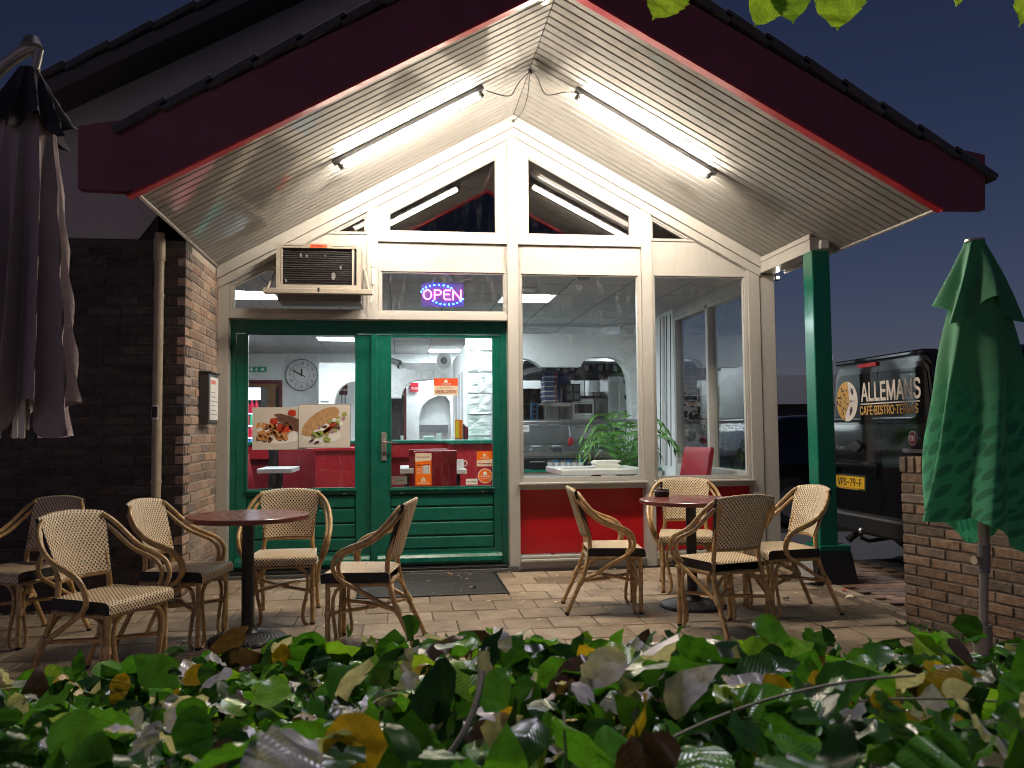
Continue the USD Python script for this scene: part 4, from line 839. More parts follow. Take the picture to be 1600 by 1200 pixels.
def f_white(t_, w, h): MB().box(w*0.48, w*0.5, -0.005, 0, 0, h).build('joint', 'grey_metal', t_)
kbox('wall_cabinet', 'pale steel wall panels under the stack of pizza boxes', 'cabinet', 852, 634, 897, 657, 5.6, 0.5, 'tile_white', f_white)
kbox('kitchen_shelf', 'steel shelf that carries the pizza boxes and black boxes', 'shelf', 848, 629, 900, 633, 5.0, 0.5, 'steel', lambda t_, w, h: MB().box(0, w, -0.01, 0, -0.02, h).build('lip', 'chrome', t_))
zshelf = at_y(870, 629, 5.0)[2]
for s_, (u0, u1, n_, Y) in enumerate(((851, 872, 15, 5.02), (872, 893, 13, 5.12))):
    a_, b_ = at_y(u0, 600, Y), at_y(u1, 600, Y); hh = (at_y(870, 573, Y)[2]-zshelf)/15
    for k_ in range(n_):
        t_ = thing('pizza_box', ('blue printed pizza box in the left stack on the kitchen shelf', 'blue printed pizza box in the right stack on the kitchen shelf')[s_], 'pizza box', (a_[0]+rnd.uniform(-0.008, 0.008), Y+rnd.uniform(0, 0.02), zshelf+k_*hh), group=('left stack of pizza boxes', 'right stack of pizza boxes')[s_])
        w_ = b_[0]-a_[0]-0.012; MB().box(0, w_, 0, 0.33, 0.002, hh*0.55).build('tray', 'pizza_box_blue', t_); MB().box(-0.003, w_+0.003, -0.006, 0.33, hh*0.57, hh-0.001).build('lid', 'paper' if (k_ % 2 == 0 and s_ == 0) else 'pizza_box_blue', t_)
        if s_ == 0: MB().box(w_*0.78, w_*0.92, -0.009, -0.0061, hh*0.15, hh*0.9).build('print', 'pizza_box_red', t_)
kbox('black_box', 'black carton on the kitchen shelf right of the pizza boxes', 'box', 884, 600, 907, 627, 4.85, 0.3, 'black_plain', lambda t_, w, h: [MB().box(w*(0.1+0.48*i), w*(0.42+0.48*i), -0.004, 0, h*(0.1+0.5*j), h*(0.45+0.5*j)).build('label', 'dark_steel', t_) for i in (0, 1) for j in (0, 1)])
kbox('dark_oven', 'black oven with two glass doors at the left of the kitchen', 'oven', 806, 607, 852, 656, 5.8, 0.6, 'black_plain', lambda t_, w, h: [MB().box(w*0.08, w*0.42, -0.006, 0, h*(0.1+0.45*j), h*(0.45+0.45*j)).build('door', 'van_glass', t_) for j in (0, 1)])
kbox('blue_control_panel', 'teal control panel with three dark knobs by the black oven', 'control panel', 829, 629, 841, 656, 5.7, 0.05, 'blue_paint', lambda t_, w, h: [MB().tube([(w/2, -0.03, h*(0.2+0.27*j)), (w/2, 0, h*(0.2+0.27*j))], 0.03, 10).build('knob', 'black_plain', t_) for j in range(3)])
kbox('steel_fridge', 'low steel fridge behind the display glass', 'fridge', 898, 664, 929, 686, 4.9, 0.5, 'steel', lambda t_, w, h: MB().box(w*0.1, w*0.9, -0.01, 0, h*0.8, h*0.9).build('handle', 'dark_steel', t_))
kbox('price_card', 'white price card hanging on the counter glass at the left', 'card', 812, 664, 827, 675, 3.1, 0.004, 'paper', lambda t_, w, h: MB().box(w*0.1, w*0.8, -0.003, 0, h*0.5, h*0.6).build('print', 'grey_metal', t_))
kbox('price_card', 'white price card hanging on the counter glass at the right', 'card', 987, 664, 1000, 675, 3.1, 0.004, 'paper', lambda t_, w, h: MB().box(w*0.1, w*0.8, -0.003, 0, h*0.5, h*0.6).build('print', 'grey_metal', t_))
rt_ = at_y(892, 690, 4.2); rg = thing('red_tongs', 'red handled scoop hanging in the kitchen behind the glass', 'scoop', (rt_[0], 4.2, rt_[2])); MB().lathe([(0, -0.07), (0.04, -0.05), (0.05, 0.0), (0.03, 0.05), (0, 0.06)], n=12).build('bowl', 'lamp_red', rg, smooth=40); MB().tube([(0, 0, 0.05), (-0.03, 0, 0.22)], 0.008).build('handle', 'chrome', rg)
# things on the worktop behind the glass
for k_, u in enumerate((822, 838, 852, 868, 915, 940, 958)):
    q_ = at_y(u, 690, 3.35); w_ = rnd.uniform(0.08, 0.16); t_ = thing('steel_container', 'steel food container in the display counter', 'container', (q_[0], 3.35, z3), group='food containers in the display counter'); MB().box(-w_/2, w_/2, -0.12, 0.12, 0.0, rnd.uniform(0.05, 0.11), 0.01).build('tub', 'steel' if k_ % 3 else 'dark_steel', t_); MB().box(-w_/2+0.01, w_/2-0.01, -0.11, 0.11, 0.11, 0.12).build('lid', 'white_plastic' if k_ % 2 else 'steel', t_)
# palm
pl = thing('potted_palm', 'green potted palm between the two right hand windows', 'palm', (2.42, 1.45, 0.04))
MB().lathe([(0, 0), (0.15, 0), (0.19, 0.36), (0.17, 0.36), (0.16, 0.30), (0, 0.30)], n=20).build('pot', 'pot_brown', pl, smooth=40)
for k_ in range(15):
    az = k_*2.4; rad = rnd.uniform(0.28, 0.62); h_ = rnd.uniform(0.85, 1.22)
    c_ = curve([(0, 0, 0.3), (0.10*rad*math.cos(az), 0.10*rad*math.sin(az), 0.3+h_*0.55), (0.55*rad*math.cos(az), 0.55*rad*math.sin(az), 0.28+h_*0.92), (rad*math.cos(az), rad*math.sin(az), 0.22+h_*0.78)], 16)
    fr_m = MB().tube(c_, np.linspace(0.008, 0.002, 16), 5)
    for i_ in range(5, 16):
        T_ = c_[min(i_+1, 15)]-c_[i_-1]; T_ /= np.linalg.norm(T_); S_ = np.cross(T_, (0, 0, 1)); S_ /= max(np.linalg.norm(S_), 1e-6)
        for sd in (-1, 1):
            d_ = S_*sd*0.75+T_*0.7+np.array([0, 0, -0.25]); d_ /= np.linalg.norm(d_); L_ = 0.20*(1-0.4*abs(i_-9)/7); w_ = np.cross(d_, S_*sd+np.array([0, 0, 0.4])); w_ /= max(np.linalg.norm(w_), 1e-6); w_ *= 0.015
            a_ = c_[i_]; fr_m.add([a_, a_+d_*L_*0.4+w_, a_+d_*L_+np.array([0, 0, -0.03]), a_+d_*L_*0.4-w_], [(0, 1, 2), (0, 2, 3)])
    fr_m.build('frond', 'palm_leaf', pl)
# right side wall with its window
sw = thing('side_wall', kind='structure')
MB().box(3.30, 3.42, 0.13, 2.38, 0.0, 0.80).build('wall', 'white_paint', sw); MB().box(3.30, 3.42, 0.13, 2.38, 2.60, 2.74).build('wall', 'white_paint', sw); MB().box(3.30, 3.42, 0.13, 0.24, 0.80, 2.60).build('wall', 'white_paint', sw)
sw2 = thing('side_window', 'tall side window with two panes in the right hand wall', 'window')
for y0, y1 in ((0.24, 0.29), (1.24, 1.31), (2.33, 2.38)): MB().box(3.305, 3.40, y0, y1, 0.80, 2.60, 0.004).build('frame', 'white_paint', sw2)
MB().box(3.303, 3.405, 0.24, 2.38, 0.775, 0.83, 0.004).build('sill', 'white_paint', sw2); MB().box(3.305, 3.40, 0.29, 2.33, 2.56, 2.60, 0.004).build('frame', 'white_paint', sw2)
for y0, y1 in ((0.29, 1.24), (1.31, 2.33)): MB().add([(3.36, y0, 0.83), (3.36, y0, 2.56), (3.36, y1, 2.56), (3.36, y1, 0.83)], [(0, 1, 2, 3)]).build('pane', 'glass_side', sw2)
cl = thing('curtain_cords', 'thin dark cords and pale pipe in the corner by the side window', 'cords')
for yy, m_ in ((2.45, 'wire'), (2.6, 'wire'), (2.75, 'white_plastic'), (2.85, 'wire')): MB().tube([(3.27-0.02*(yy-2.4), yy, 0.8), (3.28, yy-0.05, 2.66)], 0.006 if m_ == 'wire' else 0.02, 6).build('cord', m_, cl)
# ---------------------------------------------------------------- on the front: lights, cables, air conditioner, signs
for side, a, b, lab in ((-1, (530, 262), (755, 147), 'fluorescent tube light under the left slope of the porch roof'), (1, (899, 150), (1110, 276.6), 'fluorescent tube light under the right slope of the porch roof')):
    s, nn = slope_frame(side); m_ = ML if side < 0 else MR
    def hit(u, v, o_):
        d_ = ray(u, v); oz = o_*math.sqrt(1+m_*m_); t = (AZ-oz+m_*(CAM[0]-AX)-CAM[2])/(d_[2]-m_*d_[0]); return CAM+t*d_
    A, B = hit(*a, 0.068), hit(*b, 0.068)
    if side > 0: A, B = B, A
    ex = (B-A)/np.linalg.norm(B-A); L_ = np.linalg.norm(B-A); ez = -nn - ex*((-nn)@ex); ez /= np.linalg.norm(ez); ey = np.cross(ez, ex); C = (A+B)/2
    lt = thing('tube_light', lab, 'tube light', group=None)
    MB().obox(C + ez*0.047, (L_+0.05, 0.052, 0.038), ex, ey, ez, 0.004).build('batten', 'case_grey', lt)
    MB().tube([A+ex*0.03, B-ex*0.03], 0.021, 16).build('tube', 'tube_light', lt, smooth=40)
    for P_, sg in ((A, 1), (B, -1)): MB().obox(P_+ex*sg*0.012+ez*0.012, (0.022, 0.035, 0.06), ex, ey, ez, 0.004).build('lamp_holder', 'black_plain', lt); MB().tube([P_+ex*sg*0.022, P_+ex*sg*0.045], 0.0217, 12).build('end_cap', 'alu', lt)
    (globals().__setitem__('TL' if side < 0 else 'TR_', (A, B, C)))
rp = np.array([AX, -1.02, AZ-0.02])
def cable(pts, lab):
    c_ = thing('light_cable', lab, 'cable'); MB().tube(curve(pts, 30), 0.0042, 6).build('cable', 'wire', c_, smooth=60); MB().obox(pts[-1], (0.02, 0.03, 0.02), (1, 0, 0), (0, 1, 0), (0, 0, 1)).build('clip', 'black_plain', c_)
lu = TL[1]+np.array([0.02, 0, 0.03]); ru = TR_[0]+np.array([-0.02, 0, 0.03])
cable([lu, lu+np.array([0.17, 0.02, -0.03]), (AX-0.10, -1.0, AZ-0.13), rp], 'black cable sagging from the left tube light to the ridge')
ru = TR_[1]+np.array([-0.02, 0, 0.03])
cable([ru, ru+np.array([-0.13, 0.0, -0.02]), (AX+0.10, -1.0, AZ-0.15), (AX+0.03, -1.03, AZ-0.03), rp+np.array([0.01, 0.01, 0])], 'black cable sagging from the right tube light to the ridge')
cable([rp+np.array([0.0, 0.02, -0.02]), (AX+0.01, -0.7, AZ-0.16), (AX-0.005, -0.35, AZ-0.14), (AX-0.002, -0.06, AZ-0.06)], 'black cable hanging along the ridge down to the gable top')
# floodlight on the corner post
fq = at_y(1216, 434, 0.02); fl_ = thing('flood_light', 'small bright lamp beside the white corner post under the beam', 'lamp', (3.53, 0.06, fq[2]))
MB().box(0.0, 0.05, -0.03, 0.03, -0.02, 0.03, 0.005).build('housing', 'black_plain', fl_); MB().box(0.012, 0.036, -0.034, -0.0301, -0.006, 0.014).build('lens', 'flood_light', fl_); MB().box(-0.03, 0.0, -0.01, 0.01, -0.01, 0.01).build('bracket', 'black_plain', fl_)
# air conditioner
ac = thing('air_conditioner', 'old window air conditioner with dark grille and orange badge over the left door', 'air conditioner', (-1.035, -0.30, 2.448))
w_, h_ = 0.70, 0.385
MB().front(ring(rect(0, w_, 0, h_), 0.036), 0, 0.33).build('casing', 'beige_plastic', ac)
MB().box(0.036, w_-0.036, 0.05, 0.06, 0.036, h_-0.036).build('core', 'ac_dark', ac)
for k in range(17): MB().box(0.038, w_-0.038, 0.022+0.004*(k % 2), 0.05, 0.045+k*0.0185, 0.049+k*0.0185).build('fin', 'dark_steel' if k % 5 == 1 else 'ac_dark', ac)
MB().box(w_-0.056, w_-0.050, 0.015, 0.03, 0.04, h_-0.04).build('fin_support', 'dark_steel', ac)
for x0, x1 in ((0.040, 0.052), (w_-0.075, w_-0.060)): MB().box(x0, x1, 0.006, 0.03, 0.037, h_-0.037).build('side_strip', 'beige_plastic', ac)
MB().box(w_*0.40, w_*0.60, -0.004, 0.0, h_-0.034, h_-0.004).build('badge', 'label_red', ac)
tx = meshkit.text_mesh('HITACHI', 0.012, 0.002, bold=True); MB().tm(tx, off(w_*0.455, -0.0042, h_-0.025)).build('lettering', 'text_dark', ac)
MB().poly(ring(Point(w_*0.43, h_-0.019).buffer(0.008), 0.003), 0.002, off(0, -0.0042, 0)).build('emblem', 'text_dark', ac)
for x0, x1 in ((0.06, 0.26), (0.46, 0.66)): MB().box(x0, x1, -0.002, 0.0, h_-0.022, h_-0.018).build('slot', 'black_plain', ac)
for x, z, r in ((0.20, 0.29, 0.012), (0.25, 0.285, 0.010), (0.40, 0.29, 0.008), (0.53, 0.19, 0.013), (0.47, 0.115, 0.022), (0.08, 0.07, 0.012)): MB().poly(affinity.scale(Point(x, z).buffer(r), 0.8, 1.5), 0.003, off(0, 0.02, 0)).build('dirt_spot', 'grey_metal', ac)
tr = thing('drip_tray', 'beige metal drip tray under the old air conditioner', 'tray', (-1.135, -0.34, 2.376))
MB().box(0.0, 0.90, -0.01, 0.06, 0.026, 0.07, 0.004).build('lip', 'beige_plastic', tr); MB().box(0.11, 0.80, 0.06, 0.36, -0.03, 0.03, 0.004).build('pan', 'grey_metal', tr); MB().box(0.445, 0.462, -0.013, -0.0, 0.04, 0.075).build('catch', 'black_plain', tr)
for x in (0.03, 0.87): MB().tube([(x, 0.02, 0.06), (x+(0.06 if x < 0.4 else -0.05), 0.33, 0.36 if x < 0.4 else 0.30)], 0.010, 6).build('stay', 'beige_plastic', tr)
sw_ = thing('cable_switch', 'white inline switch hanging on the white mullion beside the air conditioner', 'switch', (-0.24, -0.03, 2.62)); MB().box(-0.012, 0.012, -0.012, 0.014, -0.08, 0.07, 0.006).build('body', 'white_plastic', sw_); MB().tube(curve([(0.0, 0, -0.08), (-0.005, 0, -0.16), (-0.02, -0.02, -0.24)], 12), 0.004, 6).build('lead', 'white_plastic', sw_); MB().box(-0.015, 0.015, 0.0, 0.016, 0.08, 0.12, 0.003).build('clip', 'white_plastic', sw_)
# OPEN sign
oa, ob = at_y(658.5, 479.5, 0.13), at_y(724.5, 442, 0.13); sw1, sh1 = ob[0]-oa[0], ob[2]-oa[2]
os_ = thing('open_sign', 'black light board reading OPEN in red and blue dots in the upper window', 'sign', (oa[0], 0.13, oa[2]))
MB().poly(rrect(0, sw1, 0, sh1, 0.012), 0.014, off(0, 0.014, 0)).build('board', 'sign_board', os_)
_ball = trimesh.creation.icosphere(1, 0.0072)
def dots(pl, step):
    ls = LineString(pl); n = max(2, int(round(ls.length/step))+1); return [ls.interpolate(t, normalized=True).coords[0] for t in np.linspace(0, 1, n)]
lw, lh = sw1*0.185, sh1*0.37; y0 = sh1*0.31
def L(o, pts): return [(o+x*lw, y0+y*lh) for x, y in pts]
oo = [0.05*sw1, 0.31*sw1, 0.53*sw1, 0.745*sw1]
circ_ = [(0.5+0.5*math.cos(a), 0.5+0.5*math.sin(a)) for a in np.linspace(0, 2*PI, 24)]
letters = [[circ_], [[(0, 0), (0, 1)], [(0, 1), (0.6, 1), (0.82, 0.85), (0.82, 0.65), (0.6, 0.5), (0, 0.5)]], [[(0.8, 1), (0.2, 1), (0, 0.85), (0, 0.15), (0.2, 0), (0.8, 0)], [(0, 0.55), (0.65, 0.55)]], [[(0, 0), (0, 1)], [(0, 1), (1, 0)], [(1, 0), (1, 1)]]]
for o, strokes in zip(oo, letters):
    m_ = MB()
    for st in strokes:
        for x, z in dots(L(o, st), 0.0105): m_.tm(_ball, off(x, -0.006, z))
    m_.build('letter', 'led_red', os_)
for sg, a0, a1, cx_, n_ in ((1, 2.85, 0.75, 0.40, 9), (-1, -2.45, -0.45, 0.60, 9)):
    m_ = MB()
    for a in np.linspace(a0, a1, n_): m_.tm(_ball, off(sw1*(cx_+0.42*math.cos(a)), -0.006, sh1*(0.5+0.40*math.sin(a))))
    m_.build('dot_arc', 'led_blue', os_)
wr = MB(); wr.tube([(sw1*0.25, 0, sh1), (sw1*0.48, 0, sh1+0.12)], 0.0015, 4); wr.tube([(sw1*0.76, 0, sh1), (sw1*0.48, 0, sh1+0.12)], 0.0015, 4); wr.build('hanger', 'steel', os_); MB().tube(curve([(sw1*0.95, 0, sh1), (sw1*1.02, 0, sh1+0.03), (sw1*1.18, 0, sh1+0.04), (sw1*1.08, 0, sh1+0.12)], 14), 0.004, 6).build('lead', 'white_plastic', os_)
# prints on the door glass
def gp(u, v): q_ = at_y(u, v, 0.145); return q_[0], q_[2]
def stickers(name, lab, cat, poly, key, Y=0.1445): 
    t_ = thing(name, lab, cat); MB().front(poly, Y-0.002, 0.002).build('sheet', key, t_); return t_
def blob(x, z, a, b, rot=0, n=14, j=0.16): 
    r_ = [1+rnd.uniform(-j, j) for _ in range(n)]; return affinity.translate(affinity.rotate(Polygon([(a*r_[i]*math.cos(2*PI*i/n), b*r_[i]*math.sin(2*PI*i/n)) for i in range(n)]), rot, origin=(0, 0)), x, z)
ax_, az_ = gp(394, 703); bx2, bz2 = gp(467, 636); W_, H_ = (bx2-ax_)*1.16, bz2-az_
p1 = stickers('food_poster', 'poster of grilled meat skewers with tomatoes stuck on the left door glass', 'poster', rect(ax_, ax_+W_, az_, az_+H_), 'poster_card')
def lay(t_, nm, g, key, k): MB().front(g, 0.1422-0.0007*k, 0.0006).build(nm, key, t_)
lay(p1, 'plate', affinity.translate(affinity.scale(Point(0, 0).buffer(1, quad_segs=16), W_*0.44, H_*0.26), ax_+W_*0.52, az_+H_*0.40).intersection(rect(ax_, ax_+W_, az_, az_+H_)), 'print_white', 1)
for k in range(44): lay(p1, 'chicken', blob(ax_+W_*rnd.uniform(0.10, 0.72), az_+H_*(0.36+rnd.uniform(-0.14, 0.22)), W_*0.06, H_*0.055, rnd.uniform(0, 180), 11, 0.3), 'food_chicken' if k % 3 else 'food_meat', 2+(k % 3))
for k in range(3): lay(p1, 'skewer', blob(ax_+W_*(0.66+0.03*k), az_+H_*(0.74-0.11*k), W_*0.28, H_*0.06, -16, 22, 0.13), 'food_meat', 3+k % 2)
for x, z in ((0.74, 0.86), (0.40, 0.67), (0.52, 0.51), (0.62, 0.48)): lay(p1, 'tomato', blob(ax_+W_*x, az_+H_*z, W_*0.075, H_*0.08), 'food_tomato', 6)
ax_, az_ = gp(467, 699.5); bx2, bz2 = gp(547, 632); W_, H_ = bx2-ax_, bz2-az_
p2 = stickers('food_poster', 'poster of a filled pita sandwich stuck on the left door glass', 'poster', rect(ax_, bx2, az_, bz2), 'poster_card', 0.1395)
MB().front(ring(rect(ax_-0.004, bx2+0.004, az_-0.004, bz2+0.004), 0.004), 0.1372, 0.003).build('edge', 'grey_metal', p2)
def lay2(nm, g, key, k): MB().front(g.intersection(rect(ax_, bx2, az_, bz2)), 0.1368-0.0007*k, 0.0006).build(nm, key, p2)
lay2('plate', affinity.translate(affinity.scale(Point(0, 0).buffer(1, quad_segs=16), W_*0.38, H_*0.16), ax_+W_*0.45, az_+H_*0.28), 'paper', 0)
lay2('bread', affinity.rotate(affinity.translate(affinity.scale(Point(0, 0).buffer(1, quad_segs=12), W_*0.43, H_*0.22), ax_+W_*0.42, az_+H_*0.60), 36), 'food_bread', 1)
for k in range(64):
    t_ = k/63; lay2('filling', blob(ax_+W_*(0.28+0.60*t_*rnd.uniform(0.7, 1.05)), az_+H_*(0.26+0.50*t_*rnd.uniform(0.4, 1.0)+rnd.uniform(-0.05, 0.07)), W_*rnd.uniform(0.03, 0.07), H_*rnd.uniform(0.03, 0.06), rnd.uniform(0, 180), 9, 0.35), ('food_lettuce', 'food_meat', 'food_onion', 'food_lettuce', 'food_chicken', 'print_white')[k % 6], 2+k % 4)
for x, z, r in ((0.50, 0.36, 32), (0.58, 0.44, 40)): lay2('pepper', blob(ax_+W_*x, az_+H_*z, W_*0.17, H_*0.042, r, 16, 0.12), 'food_tomato', 7)
for x, z in ((0.35, 0.30), (0.55, 0.19), (0.42, 0.33)): lay2('cucumber', blob(ax_+W_*x, az_+H_*z, W_*0.075, H_*0.055, -20), 'food_lettuce', 8)
for x, z in ((0.25, 0.16), (0.35, 0.12)): lay2('olive', blob(ax_+W_*x, az_+H_*z, W_*0.05, H_*0.022, 25), 'food_dark', 8)
def house_icon(x, z, s_): return unary_union([Polygon([(x-0.5*s_, z), (x+0.5*s_, z), (x+0.5*s_, z+0.5*s_), (x+0.6*s_, z+0.5*s_), (x+0.05*s_, z+1.0*s_), (x-0.1*s_, z+0.95*s_), (x-0.6*s_, z+0.5*s_), (x-0.5*s_, z+0.5*s_)]).difference(rect(x-0.12*s_, x-0.05*s_, z, z+0.42*s_)).difference(rect(x+0.06*s_, x+0.14*s_, z+0.0*s_, z+0.45*s_))])
def words(t_, s_, x, z, h, key, k=1, name='lettering', width=None, bold=True):
    m_ = meshkit.text_mesh(s_, h, 0.0006, bold=bold)
    if width: m_.apply_scale([width/(m_.bounds[1, 0]-m_.bounds[0, 0]), 1, 1])
    MB().tm(m_, off(x-m_.bounds[0, 0], 0.1422-0.0007*k, z)).build(name, key, t_)
# closed sign
x0, z0 = gp(678, 618); x1, z1 = gp(715.5, 591); t_ = stickers('closed_sign', 'orange and cream sign reading GESLOTEN in the right door glass', 'sign', rrect(x0, x1, z0, z1, 0.006), 'sticker_cream')
zm = z0+(z1-z0)*0.57; MB().front(rect(x0, x1, zm, z1), 0.1418, 0.0006).build('band', 'label_red', t_); W_ = x1-x0
words(t_, 'GESLOTEN', x0+W_*0.07, z0+0.022, 0.026, 'text_red', 1, width=W_*0.86); words(t_, 'Sorry! We zijn', x0+W_*0.25, z0+0.066, 0.010, 'text_red', 1, width=W_*0.5, bold=False)
MB().front(house_icon(x0+W_*0.5, zm+0.026, 0.03), 0.1410, 0.0006).build('emblem', 'print_white', t_); words(t_, 'Thuisbezorgd', x0+W_*0.30, zm+0.010, 0.010, 'print_white', 2, width=W_*0.4)
for xx in (0.15, 0.85): MB().lathe([(0, 0), (0.012, 0.0), (0.012, 0.006), (0, 0.006)], (x0+W_*xx, 0.146, z1+0.008), 8).build('suction_cup', 'white_plastic', t_)
# opening hours
x0, z0 = gp(649, 758.5); x1, z1 = gp(674, 708); t_ = stickers('opening_hours', 'tall orange opening hours sticker on the right door glass', 'sticker', rrect(x0, x1, z0, z1, 0.005), 'sticker_orange'); W_, H_ = x1-x0, z1-z0
MB().front(Polygon([(x0, z0+H_*0.735), (x1, z0+H_*0.77), (x1, z1), (x0, z1)]), 0.1418, 0.0006).build('band', 'sticker_cream', t_); words(t_, 'Openingstijden', x0+W_*0.08, z0+H_*0.865, 0.012, 'text_red', 2, width=W_*0.82, bold=False)
MB().front(rect(x0+W_*0.45, x0+W_*0.9, z0+H_*0.36, z0+H_*0.61), 0.1418, 0.0006).build('table', 'print_white', t_)
gr = unary_union([rect(x0+W_*(0.5+0.085*i), x0+W_*(0.545+0.085*i), z0+H_*(0.375+0.031*j), z0+H_*(0.395+0.031*j)) for i in (0, 1, 2.4, 3.6) for j in range(7)] + [rect(x0+W_*0.46, x0+W_*0.66, z0+H_*0.62, z0+H_*0.645), rect(x0+W_*0.69, x0+W_*0.89, z0+H_*0.625, z0+H_*0.65), rect(x0+W_*0.08, x0+W_*0.36, z0+H_*0.62, z0+H_*0.645)]); MB().front(gr, 0.1410, 0.0005).build('hours', 'text_dark', t_)
MB().front(unary_union([rect(x0+W_*0.08, x0+W_*(0.38-0.04*(j % 2)), z0+H_*(0.37+0.04*j), z0+H_*(0.38+0.04*j)) for j in range(6)]), 0.1418, 0.0006).build('hours', 'sticker_cream', t_)
MB().front(house_icon(x0+W_*0.5, z0+H_*0.115, 0.040), 0.1418, 0.0006).build('emblem', 'sticker_cream', t_); words(t_, 'Thuisbezorgd', x0+W_*0.14, z0+H_*0.05, 0.011, 'print_white', 1, width=W_*0.70)
# delivery stickers
x0, z0 = gp(745, 729); x1, z1 = gp(769.5, 705); t_ = stickers('delivery_sticker', 'square orange and cream delivery sticker above the round one', 'sticker', rrect(x0, x1, z0, z1, 0.005), 'sticker_orange'); W_, H_ = x1-x0, z1-z0
MB().front(Polygon([(x0, z0+0.002), (x1, z0+0.002), (x1, z0+H_*0.47), (x0, z0+H_*0.40)]), 0.1418, 0.0006).build('band', 'sticker_cream', t_); words(t_, 'Wij bezorgen', x0+W_*0.07, z0+H_*0.16, 0.013, 'text_red', 2, width=W_*0.86); MB().front(house_icon(x0+W_*0.5, z0+H_*0.66, 0.028), 0.1418, 0.0006).build('emblem', 'sticker_cream', t_); words(t_, 'Thuisbezorgd', x0+W_*0.24, z0+H_*0.53, 0.009, 'print_white', 1, width=W_*0.52)
cx_, cz_ = gp(758, 743.5); R_ = gp(769.5, 743)[0]-cx_; t_ = stickers('round_sticker', 'round orange delivery sticker low on the right door glass', 'sticker', Point(cx_, cz_).buffer(R_, quad_segs=12), 'sticker_cream')
MB().front(Point(cx_, cz_).buffer(R_*0.88, quad_segs=12), 0.1418, 0.0006).build('disc', 'sticker_orange', t_); MB().front(house_icon(cx_, cz_+R_*0.12, R_*0.5), 0.1410, 0.0006).build('emblem', 'print_white', t_); words(t_, 'Thuisbezorgd', cx_-R_*0.66, cz_-R_*0.12, 0.012, 'print_white', 2, width=R_*1.32); words(t_, 'Bestel online', cx_-R_*0.55, cz_-R_*0.42, 0.008, 'print_white', 2, width=R_*1.1, bold=False)
for (u0, v0, u1, v1, lab, wd) in ((728, 757, 746, 748, 'small pale sticker left of the round orange one', 'PIN  CARD'), (610, 757, 636, 744, 'grey camera notice sticker in the lower left of the right door', 'CAMERA')):
    x0, z0 = gp(u0, v0); x1, z1 = gp(u1, v1); t_ = stickers('glass_sticker', lab, 'sticker', rect(x0, x1, z0, z1), 'paper' if u0 > 700 else 'alu'); words(t_, wd, x0+(x1-x0)*(0.08 if u0 > 700 else 0.4), z0+(z1-z0)*0.4, 0.011, 'text_dark', 1, width=(x1-x0)*(0.8 if u0 > 700 else 0.5), bold=False)
    if u0 < 700: MB().front(ring(Point(x0+(x1-x0)*0.2, z0+(z1-z0)*0.5).buffer(0.024), 0.006), 0.1418, 0.0006).build('symbol', 'text_red', t_)

